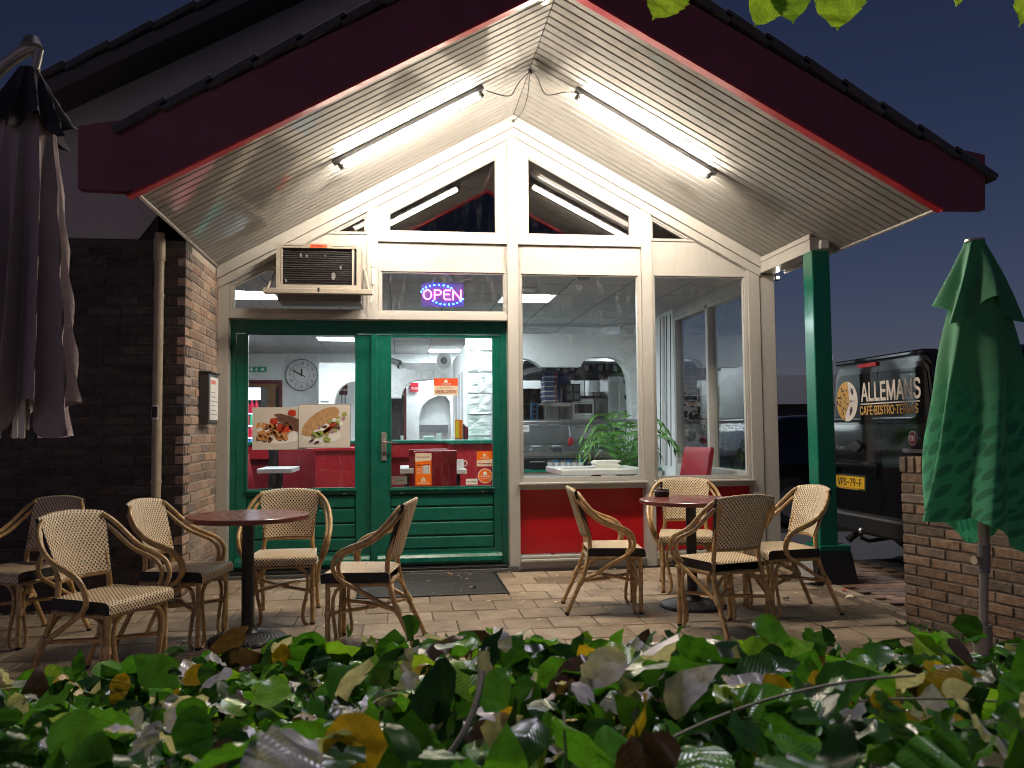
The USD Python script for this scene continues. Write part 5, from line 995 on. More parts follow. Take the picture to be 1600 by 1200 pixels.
# ---------------------------------------------------------------- rattan chairs and bistro tables
def bistro_chair(label, loc, rz, group):
    c = thing('rattan_chair', label, 'chair', loc, rz, group)       # local +y is the front
    R = 0.0128
    # seat
    def loopsheet(prof, hw, crown=0.0, nx=9, curvef=None):
        prof = np.asarray(prof); s_ = np.r_[0, np.cumsum(np.linalg.norm(np.diff(prof, axis=0), axis=1))]; P, U = [], []
        for (y, z), s1 in zip(prof, s_):
            w = hw(y, z); row, ur = [], []
            for t in np.linspace(-1, 1, nx):
                yy, zz = (y, z) if curvef is None else curvef(t, y, z)
                row.append((t*w, yy, zz)); ur.append((t*w, s1))
            P.append(row); U.append(ur)
        return np.array(P), np.array(U)
    top = [(-0.175, 0.430)] + [(y, 0.444) for y in np.linspace(-0.165, 0.175, 8)] + [(0.195, 0.441), (0.208, 0.430), (0.212, 0.415), (0.211, 0.385)]
    hw = lambda y, z: 0.190 + 0.028*(y+0.17)/0.38
    P, U = loopsheet(top, hw); mb = MB().grid(P[:, ::-1], U[:, ::-1]); mb.build('seat', 'weave', c, smooth=True)
    und = [(y, 0.384) for y in np.linspace(-0.172, 0.209, 3)]; Pu, _ = loopsheet(und, hw); e = MB().grid(Pu)
    for k in (0, -1):
        ringp = np.vstack([P[:, k], Pu[::-1, k]]); cc_ = ringp.mean(0); V = np.vstack([ringp, cc_]); n = len(ringp); e.add(V, [(i, (i+1) % n, n) for i in range(n)])
    e.build('seat_edge', 'weave_edge', c)
    # backrest
    hb = lambda y, z: 0.158 + 0.047*min(1, max(0, (z-0.525)/0.28)); yb = lambda z: -0.198 - 0.095*(z-0.52)/0.30
    zs = np.linspace(0.525, 0.812, 9)
    prof = [(yb(z)+0.014, z) for z in zs] + [(yb(0.83)+0.010, 0.826), (yb(0.83), 0.832), (yb(0.83)-0.010, 0.826)] + [(yb(z)-0.014, z) for z in zs[::-1]]
    cf = lambda t, y, z: (y+0.040*t*t, z+0.020*(1-t*t)*(z-0.5)/0.33)
    P, U = loopsheet(prof, hb, curvef=cf); MB().grid(P, U).build('backrest', 'weave', c, smooth=True)
    for k in (0, -1):
        e = MB()
        rp_ = P[:, k]; o_ = np.array([math.copysign(0.004, rp_[0, 0]), 0, 0]); n = len(rp_); cc_ = rp_.mean(0); e.add(np.vstack([rp_+o_, rp_*[1, 1, 1]]), [(i, i+1, n+i+1, n+i) for i in range(n-1)])
        h2 = n//2
        e.add(np.vstack([rp_[:h2]+o_, rp_[::-1][:h2]+o_]), [(i, i+1, h2+i+1, h2+i) for i in range(h2-1)])
        e.build('backrest_edge', 'weave_edge', c)
    MB().tube([(x, -0.198+0.040*(x/0.158)**2, 0.516) for x in np.linspace(-0.158, 0.158, 9)], 0.012).build('bottom_rail', 'cane', c, smooth=50)
    for sx in (-1, 1):
        MB().tube(curve([(sx*0.176, -0.262, 0.80), (sx*0.163, -0.185, 0.60), (sx*0.160, -0.160, 0.50), (sx*0.172, -0.165, 0.40), (sx*0.182, -0.215, 0.24), (sx*0.190, -0.325, 0.0)], 22), 0.0145, 8).build('leg', 'cane', c, smooth=50)
        MB().tube([(sx*0.193, 0.178, 0.0), (sx*0.190, 0.178, 0.20), (sx*0.190, 0.178, 0.39)], 0.0145, 8).build('leg', 'cane', c, smooth=50)
        arm = np.array([(0.190, -0.240, 0.815), (0.245, -0.205, 0.765), (0.288, -0.085, 0.645), (0.295, 0.02, 0.600), (0.292, 0.10, 0.555), (0.278, 0.128, 0.485), (0.252, 0.095, 0.415), (0.228, 0.020, 0.365), (0.205, -0.110, 0.285), (0.192, -0.222, 0.228)])*[sx, 1, 1]
        MB().tube(curve(arm, 40), 0.0135, 8).build('arm', 'cane', c, smooth=50)
        a2_ = np.array([(0.190, -0.245, 0.775), (0.225, -0.215, 0.735), (0.263, -0.092, 0.625), (0.270, 0.015, 0.581), (0.267, 0.080, 0.540), (0.253, 0.102, 0.480), (0.230, 0.080, 0.415)])*[sx, 1, 1]
        MB().tube(curve(a2_, 30), 0.0125, 8).build('inner_arm', 'cane', c, smooth=50)
        MB().tube(curve([(sx*0.190, 0.150, 0.0), (sx*0.188, 0.150, 0.25), (sx*0.186, 0.125, 0.345), (sx*0.184, 0.03, 0.378), (sx*0.178, -0.08, 0.378)], 16), 0.011, 7).build('brace', 'cane', c, smooth=50)
        MB().tube([(sx*0.190, 0.178, 0.195), (sx*0.190, 0.172, 0.235)], 0.0205, 10).build('binding', 'cane_binding', c, smooth=50)
        MB().tube([(sx*0.184, -0.205, 0.255), (sx*0.187, -0.235, 0.205)], 0.0215, 10).build('binding', 'cane_binding', c, smooth=50)
        for yy in (0.178, -0.325): MB().tube([(sx*(0.193 if yy > 0 else 0.190), yy, 0.0), (sx*(0.193 if yy > 0 else 0.190), yy+(0 if yy > 0 else 0.006), 0.014)], 0.0155, 8).build('foot_cap', 'black_foot', c)
    MB().tube(curve([(-0.165, 0.188, 0.0), (-0.163, 0.188, 0.26), (-0.142, 0.188, 0.345), (-0.075, 0.188, 0.377), (0, 0.188, 0.378), (0.075, 0.188, 0.377), (0.142, 0.188, 0.345), (0.163, 0.188, 0.26), (0.165, 0.188, 0.0)], 36), 0.0115, 7).build('brace', 'cane', c, smooth=50)
    MB().tube(curve([(-0.172, -0.23, 0.20), (-0.14, -0.185, 0.33), (-0.06, -0.168, 0.375), (0.06, -0.168, 0.375), (0.14, -0.185, 0.33), (0.172, -0.23, 0.20)], 24), 0.0105, 7).build('brace', 'cane', c, smooth=50)
    fr_ = [(-0.19, -0.16), (-0.205, 0.0), (-0.212, 0.17), (-0.16, 0.19), (0.16, 0.19), (0.212, 0.17), (0.205, 0.0), (0.19, -0.16), (0.1, -0.172), (-0.1, -0.172), (-0.19, -0.16)]
    MB().tube([(x, y, 0.377) for x, y in fr_], 0.0125, 8).build('seat_frame', 'cane', c, smooth=50)
    for sx in (-1, 1): MB().tube([(sx*0.188, 0.172, 0.212), (0, -0.03, 0.222+0.012*sx), (-sx*0.186, -0.222, 0.225)], 0.0115, 8).build('stretcher', 'cane', c, smooth=50)
    MB().tube([(0.0, -0.055, 0.222), (0.0, -0.005, 0.222)], 0.022, 10).build('binding', 'cane_binding', c, smooth=50)
    return c
G1, G2 = 'rattan chairs round the left table', 'rattan chairs round the right table'
def yaw(deg): return math.radians(deg)-PI/2
ch0 = bistro_chair('woven rattan armchair at front left, nearest the hedge and lit from the right', (-1.459, -2.928, 0), yaw(-26), G1)
for x, y, dg, lab, grp in ((-2.285, -1.93, -118, 'woven rattan armchair at far left whose shaded backrest shows behind the nearest chair', G1), (-1.293, -2.128, -12, 'woven rattan armchair between rain pipe and left table, facing right', G1),
        (-0.765, -1.63, -89, 'woven rattan armchair behind the left table, facing out before the green door', G1), (-0.206, -2.357, 170, 'woven rattan armchair right of the left table, seen from the side facing left', G1),
        (1.452, -1.669, -7, 'woven rattan armchair left of the right table before the red panel', G2), (2.211, -1.089, -106, 'woven rattan armchair behind the right table against the window', G2),
        (1.979, -2.376, 104, 'woven rattan armchair with its back to us in front of the right table', G2), (2.575, -1.96, -176, 'woven rattan armchair right of the right table beside the green post', G2)):
    dup(ch0, (x, y, 0), yaw(dg), lab, grp)
def bistro_table(label, loc):
    t = thing('bistro_table', label, 'table', loc)
    R = 0.358
    MB().lathe([(0, 0.75), (R-0.006, 0.75), (R, 0.746)], n=64).build('tabletop', 'table_top', t, smooth=30)
    MB().lathe([(R, 0.7455), (R+0.0015, 0.738), (R-0.002, 0.722), (R-0.02, 0.718), (0, 0.718)], n=64).build('edge_band', 'table_top', t, smooth=50)
    MB().lathe([(0.12, 0.717), (0.12, 0.706), (0.036, 0.70), (0.036, 0.10), (0.06, 0.062), (0.075, 0.052)], n=24).build('pole', 'black_metal', t, smooth=40)
    n, m_ = 96, 14; P = []
    for i in range(m_):
        r = 0.05 + (0.222-0.05)*i/(m_-1); row = []
        for k in range(n):
            a = 2*PI*k/n; row.append((r*math.cos(a), r*math.sin(a), 0.052-0.030*(r/0.222)**2+0.0035*math.cos(24*a+i*PI)*(0.3+0.7*r/0.222)))
        P.append(row)
    P.append([(0.228*math.cos(2*PI*k/n), 0.228*math.sin(2*PI*k/n), 0.012) for k in range(n)]); P.append([(0.226*math.cos(2*PI*k/n), 0.226*math.sin(2*PI*k/n), 0.0) for k in range(n)])
    MB().grid(np.array(P)[:, ::-1], close_u=True).build('base', 'cast_iron', t, smooth=30)
    return t
bt = bistro_table('round reddish brown bistro table on the left with an empty top', (-0.914, -2.178, 0)); MB().box(-0.10, -0.03, -0.02, 0.02, 0.7501, 0.7525).build('worn_plate', 'dark_steel', bt) if False else None
bistro_table('round reddish brown bistro table on the right with a black ashtray', (2.03, -1.704, 0))
aq = at_z(1034, 776, 0.75); at_ = thing('ashtray', 'black round ashtray with a knob on the right bistro table', 'ashtray', (aq[0], aq[1], 0.7505))
MB().lathe([(0, 0.0), (0.050, 0.0), (0.055, 0.012), (0.053, 0.05), (0.047, 0.052), (0.044, 0.03), (0, 0.026)], n=28).build('bowl', 'black_metal', at_, smooth=40); MB().lathe([(0.0535, 0.038), (0.0555, 0.043), (0.0535, 0.048)], n=28).build('rim', 'steel', at_, smooth=40); MB().tube([(0, 0, 0.02), (0, 0, 0.085), (0, 0, 0.105)], [0.006, 0.006, 0.011], 10).build('knob', 'black_metal', at_)
wq = at_z(1266, 930, 0.0); wb_ = thing('plastic_tub', 'pale grey plastic lid leaning on the foot of the green post', 'lid', (3.20, -1.08, 0.02)); hh = trimesh.convex.convex_hull([(x*s, y*s+0.08*z/0.2, z) for z, s in ((0, 0.8), (0.21, 1.0)) for x in (-0.075, 0.075) for y in (-0.02, 0.02)]); MB().add(hh.vertices, hh.faces).build('sheet', 'white_plastic', wb_); MB().box(-0.078, 0.078, 0.06, 0.106, 0.205, 0.216, 0.003).build('rim', 'print_white', wb_)
# ---------------------------------------------------------------- low brick wall on the right
lw_ = thing('low_brick_wall', 'low brown brick garden wall with upright capping bricks on the right', 'wall')
LW = 3.2; WH = 15
PZW = 0.0635
fW = lambda v: np.stack([W0[0]+WD[0]*v[:, 0]+WN[0]*(0.03-v[:, 1]), W0[1]+WD[1]*v[:, 0]+WN[1]*(0.03-v[:, 1]), v[:, 2]], 1)
# WN points to the patio side
if WN[0] > 0: WN = -WN
core = MB()
def wbox(a0, a1, b0, b1, z0, z1, mb, c=0.0):      # along, across (0 = face, positive into the wall)
    t = MB().box(a0, a1, b0, b1, z0, z1, c)
    for v, f in zip(t.v, t.f):
        V = np.stack([W0[0]+WD[0]*v[:, 0]-WN[0]*v[:, 1], W0[1]+WD[1]*v[:, 0]-WN[1]*v[:, 1], v[:, 2]], 1); mb.add(V, f)
    return mb
wbox(0.006, LW, 0.007, 0.21, -0.03, WH*PZW+0.02, core).build('mortar', 'mortar_dark', lw_)
sp_rest = MB(); cnt = 0
bl = []
for c in range(WH):
    z = 0.004+c*PZW; a = 0.0; first = True
    while a < LW-0.02:
        L_ = 0.10 if (first and c % 2) else 0.208
        bl.append((a, min(a+L_, LW), z)); a += L_+0.011; first = False
bl.sort(key=lambda b: b[0])
for a0, a1, z in bl:
    o = rnd.uniform(-0.003, 0.004); m = MB() if cnt < 240 else sp_rest
    wbox(a0+rnd.uniform(-0.002, 0.002), a1, o, 0.10, z, z+0.0525+rnd.uniform(-0.001, 0.001), m, 0.004)
    if cnt < 240: m.build('brick', 'brick_old', lw_)
    cnt += 1
if sp_rest.n: sp_rest.build('far_bricks', 'brick_old', lw_, kind='stuff')
zt_ = WH*PZW+0.004
a = -0.003; k = 0
while a < LW-0.05:
    wbox(a, a+0.052, -0.004+rnd.uniform(-0.004, 0.004), 0.21, zt_, zt_+0.100+rnd.uniform(-0.004, 0.002), MB(), 0.005).build('brick', 'brick_old', lw_); a += 0.064; k += 1
    if k > 50: break
# weeds at the foot of the wall
wd = MB(); wr_ = random.Random(3)
for k in range(160):
    s_ = wr_.uniform(0.0, 2.0); bx0 = W0+WD*s_+WN*wr_.uniform(0.0, 0.08); h_ = wr_.uniform(0.01, 0.04); az = wr_.uniform(0, 6.28); d_ = np.array([math.cos(az), math.sin(az), 0])*wr_.uniform(0.01, 0.03)
    p0 = np.array([bx0[0], bx0[1], 0.0]); sd = np.array([-d_[1], d_[0], 0])*0.3
    wd.add([p0-sd*0.3, p0+d_*0.6+sd+[0, 0, h_], p0+d_*1.2+[0, 0, h_*0.8], p0+d_*0.6-sd+[0, 0, h_]], [(0, 1, 2), (0, 2, 3)])
setdata(wd.build('moss_weeds', 'palm_leaf', kind='stuff'), 'thin line of small green weeds at the foot of the low brick wall', 'weeds')

# ---------------------------------------------------------------- van
vx, vy = 4.27, 0.087      # rear plane, lateral zero (plate centre); l runs towards -Y
van = thing('parked_van', 'black delivery van parked with its rear towards the green post', 'van', (vx, vy-0.53, 0))
HWV = 0.86
def sect(X, zb, zt, hw, r=0.16, tum=0.10):
    pts = []
    n = 7
    for (cx, cz, a0) in ((hw-r-tum, zt-r, 0), (-(hw-r-tum), zt-r, PI/2)):
        for a in np.linspace(a0, a0+PI/2, n): pts.append((cx+r*math.cos(a), cz+r*math.sin(a)))
    left = [(-hw, zt-0.75), (-hw, zb+0.12), (-hw+0.05, zb)]; right = [(hw-0.05, zb), (hw, zb+0.12), (hw, zt-0.75)]
    pts = pts + left + right
    return [(X, y, z) for y, z in pts]
S = [sect(0.0, 0.33, 1.86, HWV-0.015), sect(0.03, 0.30, 1.885, HWV), sect(1.2, 0.28, 1.95, HWV+0.03), sect(3.0, 0.28, 1.95, HWV+0.03), sect(3.7, 0.28, 1.80, HWV+0.02, tum=0.12), sect(4.3, 0.30, 1.18, HWV, tum=0.08), sect(4.95, 0.34, 1.0, HWV-0.12, tum=0.05)]
G_ = np.array(S); b = MB().grid(G_[:, ::-1], close_u=True)
for sct, rev in ((G_[0], False), (G_[-1], True)):
    n = len(sct); c_ = sct.mean(0); b.add(np.vstack([sct, c_]), [((i+1) % n, i, n) if not rev else (i, (i+1) % n, n) for i in range(n)])
b.build('body', 'van_black', van, smooth=32)
# rear: l runs 0 at left edge... local y = -(l-0.53)
VM = lambda x: np.array([[0, 0, -1, x], [-1, 0, 0, 0.53], [0, 1, 0, 0], [0, 0, 0, 1.0]])
def rear(g, x, d, key, name, parent=van): return MB().poly(g, d, VM(x)).build(name, key, parent)      # polygon in (l, z), front face at x-d
doorpoly = Polygon([(-0.28, 0.46), (1.34, 0.46), (1.34, 1.25), (1.255, 1.74), (1.20, 1.79), (-0.14, 1.79), (-0.195, 1.74), (-0.28, 1.25)])
for a0, a1 in ((-1, 0.526), (0.534, 2)):
    dd = setdata(UsdGeom.Xform.Define(stage, numbered(str(van.GetPath()), 'rear_door')).GetPrim())
    g = doorpoly.intersection(sbox(a0, 0, a1, 3)).buffer(-0.012).buffer(0.012)
    rear(g, 0.005, 0.022, 'van_black', 'panel', dd)
    wg = Polygon([(-0.235, 1.27), (1.295, 1.27), (1.23, 1.70), (1.18, 1.745), (-0.12, 1.745), (-0.17, 1.70)]).intersection(sbox(a0, 0, a1, 3)).buffer(-0.03).buffer(0.03)
    rear(wg, -0.0175, 0.006, 'van_glass', 'window', dd)
    if a0 < 0:
        rear(affinity.translate(affinity.scale(Point(0, 0).buffer(1, quad_segs=8), 0.085, 0.055), 0.12, 1.07), -0.0175, 0.02, 'van_plastic', 'handle', dd)
        rear(rrect(0.02, 0.25, 1.045, 1.095, 0.02), -0.03, 0.02, 'van_plastic', 'handle', dd)
        rear(rrect(-0.26, 0.50, 0.80, 0.93, 0.03).difference(rrect(-0.2, 0.44, 0.70, 0.86, 0.03)), -0.0175, 0.028, 'van_black', 'plate_visor', dd)
        rear(rrect(-0.27, 0.28, 0.655, 0.80, 0.008), -0.0175, 0.004, 'van_plastic', 'plate_holder', dd)
pl_ = setdata(UsdGeom.Xform.Define(stage, numbered(str(van.GetPath()), 'number_plate')).GetPrim())
rear(rrect(-0.26, 0.26, 0.672, 0.782, 0.008), -0.0220, 0.004, 'plate_yellow', 'sheet', pl_)
def vtext(s, l0, l1, z0, h, key, x, parent, name='lettering', bold=True):
    m = meshkit.text_mesh(s, h, 0.002, bold=bold); m.apply_translation([-m.bounds[0, 0], 0, 0]); m.apply_scale([(l1-l0)/m.bounds[1, 0], 1, 1]); m.apply_translation([l0, z0, 0])
    return MB().tm(m, VM(x)).build(name, key, parent)
vtext('VPS-79-F', -0.21, 0.215, 0.692, 0.070, 'text_dark', -0.0262, pl_)
rear(rect(-0.2, 0.15, 0.659, 0.668), -0.0220, 0.002, 'logo_gold', 'dealer_strip', pl_)
lg = setdata(UsdGeom.Xform.Define(stage, numbered(str(van.GetPath()), 'logo')).GetPrim())
vtext('ALLEMANS', 0.25, 1.15, 1.487, 0.165, 'logo_cream', -0.0242, lg); rear(rect(0.24, 1.13, 1.455, 1.465), -0.0242, 0.002, 'logo_cream', 'line', lg); vtext('CAFÉ·BISTRO·TERRAS', 0.225, 1.11, 1.362, 0.078, 'logo_gold', -0.0242, lg)
cc = Point(0.0, 1.495).buffer(0.19, quad_segs=14); lefth = cc.intersection(Polygon([(-0.3, 1.2), (-0.02, 1.2), (-0.04, 1.36), (0.04, 1.48), (0.03, 1.58), (0.0, 1.8), (-0.3, 1.8)]))
rear(cc.difference(lefth.buffer(0.004)), -0.0242, 0.002, 'logo_cream', 'emblem_half', lg); rear(lefth, -0.0242, 0.002, 'logo_gold', 'emblem_half', lg)
for k in range(40):
    q_ = (rnd.uniform(-0.175, 0.03), 1.495+rnd.uniform(-0.17, 0.18)); b_ = blob(q_[0], q_[1], rnd.uniform(0.010, 0.020), rnd.uniform(0.006, 0.011), 60+140*(q_[1]-1.3)/0.4+rnd.uniform(-40, 40), 9, 0.45)
    if lefth.buffer(-0.012).contains(b_.centroid): rear(b_.intersection(lefth.buffer(-0.004)), -0.0264, 0.001, 'text_dark', 'spot', lg)
rear(unary_union([rect(0.075, 0.15, 1.492, 1.497), rect(0.06, 0.085, 1.485, 1.504).difference(rect(0.05, 0.075, 1.4885, 1.4925)), blob(0.10, 1.585, 0.02, 0.035, 25), blob(0.07, 1.40, 0.018, 0.045, -25)]), -0.0264, 0.001, 'text_dark', 'emblem_detail', lg)
bg = setdata(UsdGeom.Xform.Define(stage, numbered(str(van.GetPath()), 'badge')).GetPrim())
rear(Point(1.025, 1.15).buffer(0.065, quad_segs=10), -0.0175, 0.012, 'chrome', 'ring', bg); rear(Point(1.025, 1.15).buffer(0.053, quad_segs=10), -0.0297, 0.002, 'badge_red', 'disc', bg); vtext('FIAT', 0.988, 1.062, 1.128, 0.042, 'print_white', -0.0318, bg)
rear(rrect(0.88, 1.20, 1.03, 1.062, 0.006), -0.0175, 0.014, 'chrome', 'trim_bar', van); vtext('TALENTO', -0.24, -0.05, 1.035, 0.03, 'chrome', -0.0175, van)
rear(rrect(0.20, 0.50, 1.80, 1.835, 0.012), 0.02, 0.04, 'lamp_red', 'brake_light', van)
MB().box(-0.05, 0.10, -HWV+0.17, HWV-0.17, 1.842, 1.885, 0.012).build('roof_spoiler', 'van_black', van)
for l0 in (-0.315, 1.345): rear(Polygon([(l0, 0.75), (l0+0.055, 0.75), (l0+0.055, 1.22), (l0+0.02, 1.30), (l0, 1.22)]), 0.01, 0.03, 'lamp_red', 'tail_light', van)
MB().box(-0.10, 0.12, -HWV+0.01, HWV-0.01, 0.27, 0.455, 0.03).build('bumper', 'van_plastic', van); MB().box(-0.104, -0.095, -HWV+0.05, HWV-0.05, 0.425, 0.445).build('bumper_strip', 'grey_metal', van)
tb_ = MB(); tb_.tube([(0.1, 0.13, 0.24), (-0.08, 0.13, 0.22), (-0.15, 0.13, 0.25), (-0.155, 0.13, 0.30)], 0.018, 8); tb_.build('tow_bar', 'black_metal', van); MB().tm(trimesh.creation.icosphere(2, 0.027), np.array([[1, 0, 0, -0.155], [0, 1, 0, 0.13], [0, 0, 1, 0.315], [0, 0, 0, 1.0]])).build('tow_ball', 'steel', van, smooth=50); MB().tube([(0.1, 0.45, 0.30), (-0.06, 0.45, 0.22), (-0.10, 0.45, 0.19)], [0.03, 0.03, 0.035], 10).build('tow_socket', 'black_plain', van)
for X in (0.85, 3.95):
    for sy in (-1, 1):
        w = thing('wheel', parent=van); c_ = (X, sy*(HWV-0.09), 0.32)
        t = MB(); prof = [(0.20, -0.10), (0.29, -0.10), (0.32, -0.07), (0.32, 0.07), (0.29, 0.10), (0.20, 0.10)]; n = 28
        P_ = np.array([[(c_[0]+r*math.cos(a), c_[1]+yy, c_[2]+r*math.sin(a)) for a in np.arange(n)*2*PI/n] for r, yy in prof]); t.grid(P_, close_u=True).build('tyre', 'tyre', w, smooth=40)
        MB().tube([(c_[0], c_[1]-0.06, c_[2]), (c_[0], c_[1]+0.06, c_[2])], 0.21, 20).build('rim', 'dark_steel', w)
for sy in (-1, 1):
    MB().add([(3.05, sy*(HWV-0.0), 1.28), (3.75, sy*(HWV+0.022), 1.25), (3.62, sy*(HWV-0.06), 1.72), (3.05, sy*(HWV-0.055), 1.78)], [(0, 1, 2, 3)]).build('side_window', 'van_glass', van)
# dark car behind the porch post
car = thing('parked_car', 'dark car parked beyond the porch, half hidden by the green post', 'car', (6.3, 3.6, 0))
def csec(X, zb, zt, hw, tum): return [(X, y, z) for y, z in ((hw-tum, zt), (hw-tum-0.1, zt+0.04), (-(hw-tum-0.1), zt+0.04), (-(hw-tum), zt), (-hw, 0.75 if zt > 0.9 else zt-0.1), (-hw, zb+0.1), (-hw+0.08, zb), (hw-0.08, zb), (hw, zb+0.1), (hw, 0.75 if zt > 0.9 else zt-0.1))]
G_ = np.array([csec(-2.1, 0.35, 0.80, 0.78, 0.1), csec(-1.95, 0.25, 0.95, 0.85, 0.1), csec(-1.3, 0.22, 1.36, 0.86, 0.22), csec(0.2, 0.22, 1.42, 0.87, 0.22), csec(0.95, 0.22, 0.98, 0.87, 0.15), csec(1.9, 0.25, 0.78, 0.84, 0.1), csec(2.1, 0.35, 0.62, 0.72, 0.05)])
b = MB().grid(G_[:, ::-1], close_u=True)
for sct, rev in ((G_[0], False), (G_[-1], True)):
    n = len(sct); c_ = sct.mean(0); b.add(np.vstack([sct, c_]), [((i+1) % n, i, n) if not rev else (i, (i+1) % n, n) for i in range(n)])
b.build('body', 'van_black', car, smooth=35)
for sy in (-1, 1):
    MB().add([(-1.15, sy*0.72, 0.93+0.02), (0.75, sy*0.78, 0.93), (0.2, sy*0.655, 1.38), (-1.1, sy*0.655, 1.33)], [(0, 1, 2, 3)]).build('side_window', 'van_glass', car); MB().box(-1.6, 1.4, sy*0.868-0.006, sy*0.868+0.006, 0.62, 0.64).build('trim_strip', 'chrome', car); MB().box(-0.35, -0.18, sy*0.88-0.012, sy*0.88+0.012, 0.80, 0.825, 0.005).build('door_handle', 'chrome', car); MB().box(0.55, 0.72, sy*0.92-0.08, sy*0.92+0.06, 0.94, 1.06, 0.02).build('mirror', 'van_black', car)
for X in (-1.35, 1.3):
    for sy in (-1, 1):
        w = thing('wheel', parent=car); n = 24; P_ = np.array([[(X+r*math.cos(a), sy*0.80+yy, 0.31+r*math.sin(a)) for a in np.arange(n)*2*PI/n] for r, yy in [(0.2, -0.09), (0.29, -0.09), (0.31, -0.06), (0.31, 0.06), (0.29, 0.09), (0.2, 0.09)]]); MB().grid(P_, close_u=True).build('tyre', 'tyre', w, smooth=40); MB().tube([(X, sy*0.80-0.06, 0.31), (X, sy*0.80+0.06, 0.31)], 0.205, 18).build('rim', 'steel', w)
# unlit houses far behind the parking place
for (hx, hy, hw_, hd, hh_, rh, lab) in ((19.0, 24.0, 9.0, 7.0, 2.3, 1.3, 'dark unlit house with pitched roof far behind the van'), (31.5, 26.0, 9.0, 7.0, 2.3, 1.4, 'dark unlit house far away behind the green parasol')):
    h = thing('distant_house', lab, 'house', (hx, hy, 0)); MB().box(-hw_/2, hw_/2, 0, hd, 0, hh_).build('wall', 'house_wall', h)
    MB().add([(-hw_/2-0.3, -0.4, hh_-0.1), (hw_/2+0.3, -0.4, hh_-0.1), (hw_/2+0.3, hd/2, hh_+rh), (-hw_/2-0.3, hd/2, hh_+rh), (-hw_/2-0.3, hd+0.4, hh_-0.1), (hw_/2+0.3, hd+0.4, hh_-0.1)], [(0, 1, 2, 3), (3, 2, 5, 4)]).build('roof', 'roof_tile', h)
    for x in (-2.6, 0.2, 2.4): MB().box(x, x+1.2, -0.03, 0.02, 1.0, 2.3).build('window', 'van_glass', h)

# far row of trees beyond the parking place, one dark mass
tl = MB(); trn = np.random.default_rng(31)
for k in range(5200):
    x = trn.uniform(-6, 75); base = 2.6+1.5*meshkit.noise(np.array([[x*0.16, 0, 0]]), 2)[0]+0.8*meshkit.noise(np.array([[x*0.9, 3, 0]]), 3)[0]
    z = base*trn.random()**0.6; y = 44+trn.uniform(-1.5, 1.5)*(1.1-z/6)+0.1*x; s_ = trn.uniform(0.18, 0.42); n_ = trn.normal(size=3); n_ /= np.linalg.norm(n_); a_ = np.cross(n_, (0.3, 0.2, 1)); a_ /= np.linalg.norm(a_); b_ = np.cross(n_, a_)
    c_ = np.array([x, y, z]); tl.add([c_-a_*s_, c_+b_*s_*0.6, c_+a_*s_, c_-b_*s_*0.6], [(0, 1, 2), (0, 2, 3)])
setdata(tl.build('far_treeline', 'far_foliage', kind='stuff'), 'dark row of trees far beyond the parking place', 'trees')

# ---------------------------------------------------------------- folded parasols
def cloth(prof, nfold, depth, twist, hem=None, nth=160, phase=0.0, sharp=0.75, seed=1, wob=0.02):
    """folded cloth: prof = [(t, radius, z)] from top to hem"""
    prof = np.asarray(prof, float); nz = len(prof); P = []; th = np.arange(nth)*2*PI/nth
    for i, (r, z) in enumerate(prof):
        t = i/(nz-1); f = np.abs(np.sin((th+phase+twist*t)*nfold/2))**sharp
        dd = depth*min(1, 0.25+1.5*t); rr = r*(1-dd*f) + wob*r*(meshkit.noise(np.stack([np.cos(th)*2.2, np.sin(th)*2.2, np.full(nth, z*2.5)], 1), seed)-0.5)*2
        zz = np.full(nth, z)
        if hem is not None: zz = zz + hem(th+phase+twist, t)
        P.append(np.stack([rr*np.cos(th), rr*np.sin(th), zz], 1))
    return np.array(P)
gp_ = CAM + 4.3*ray(1532, 600); gp_ = np.array([gp_[0], gp_[1], 0])
M['parasol_green'] = usdkit.material(stage, '/World/Looks/parasol_green',
    {'tc': ('texture_coordinate', {}), 'uv': ('uvmap', {'attribute': 'st'}), 'sx': ('separate_xyz', {}), 'mp': ('mapping', {'scale': (12.0, 9.5, 1.0)}), 'nz': ('noise_texture', {'scale': 9.0, 'detail': 1.0}), 'ad': ('mix_vector', {'fac': 0.04}), 'v': ('voronoi_texture', {'scale': 1.0, 'randomness': 0.4, 'dimensions': '2D'}), 'lt': ('math', {'math_type': 'less_than', 'value2': 0.35}),
     'gt': ('map_range', {'from_min': 0.62, 'from_max': 0.98, 'to_min': 0.0, 'to_max': 1.0, 'clamp': True}), 'mu': ('math', {'math_type': 'multiply'}), 'gc': ('mix_color', {'a': (0.08, 0.34, 0.17), 'b': (0.07, 0.48, 0.25)}), 'mc2': ('mix_color', {'b': (0.035, 0.28, 0.155)}),
     'n': ('noise_texture', {'scale': 350.0}), 'bp': ('bump', {'strength': 0.15, 'distance': 0.003}), 'p': ('principled_bsdf', {'roughness': 0.75, 'sheen_weight': 0.15}), 'tr': ('translucent_bsdf', {}), 'mx': ('mix_closure', {'fac': 0.3})},
    [('uv.UV', 'mp.vector'), ('mp.vector', 'v.vector'), ('v.distance', 'lt.value1'), ('uv.UV', 'sx.vector'), ('sx.y', 'gt.value'), ('gt.result', 'gc.fac'), ('gt.result', 'mu.value1'), ('lt.value', 'mu.value2'), ('gc.result', 'mc2.a'), ('mu.value', 'mc2.fac'), ('mc2.result', 'p.base_color'), ('mc2.result', 'tr.color'),
     ('tc.object', 'n.vector'), ('n.fac', 'bp.height'), ('bp.normal', 'p.normal'), ('p.BSDF', 'mx.closure1'), ('tr.BSDF', 'mx.closure2')], surface='mx.closure')
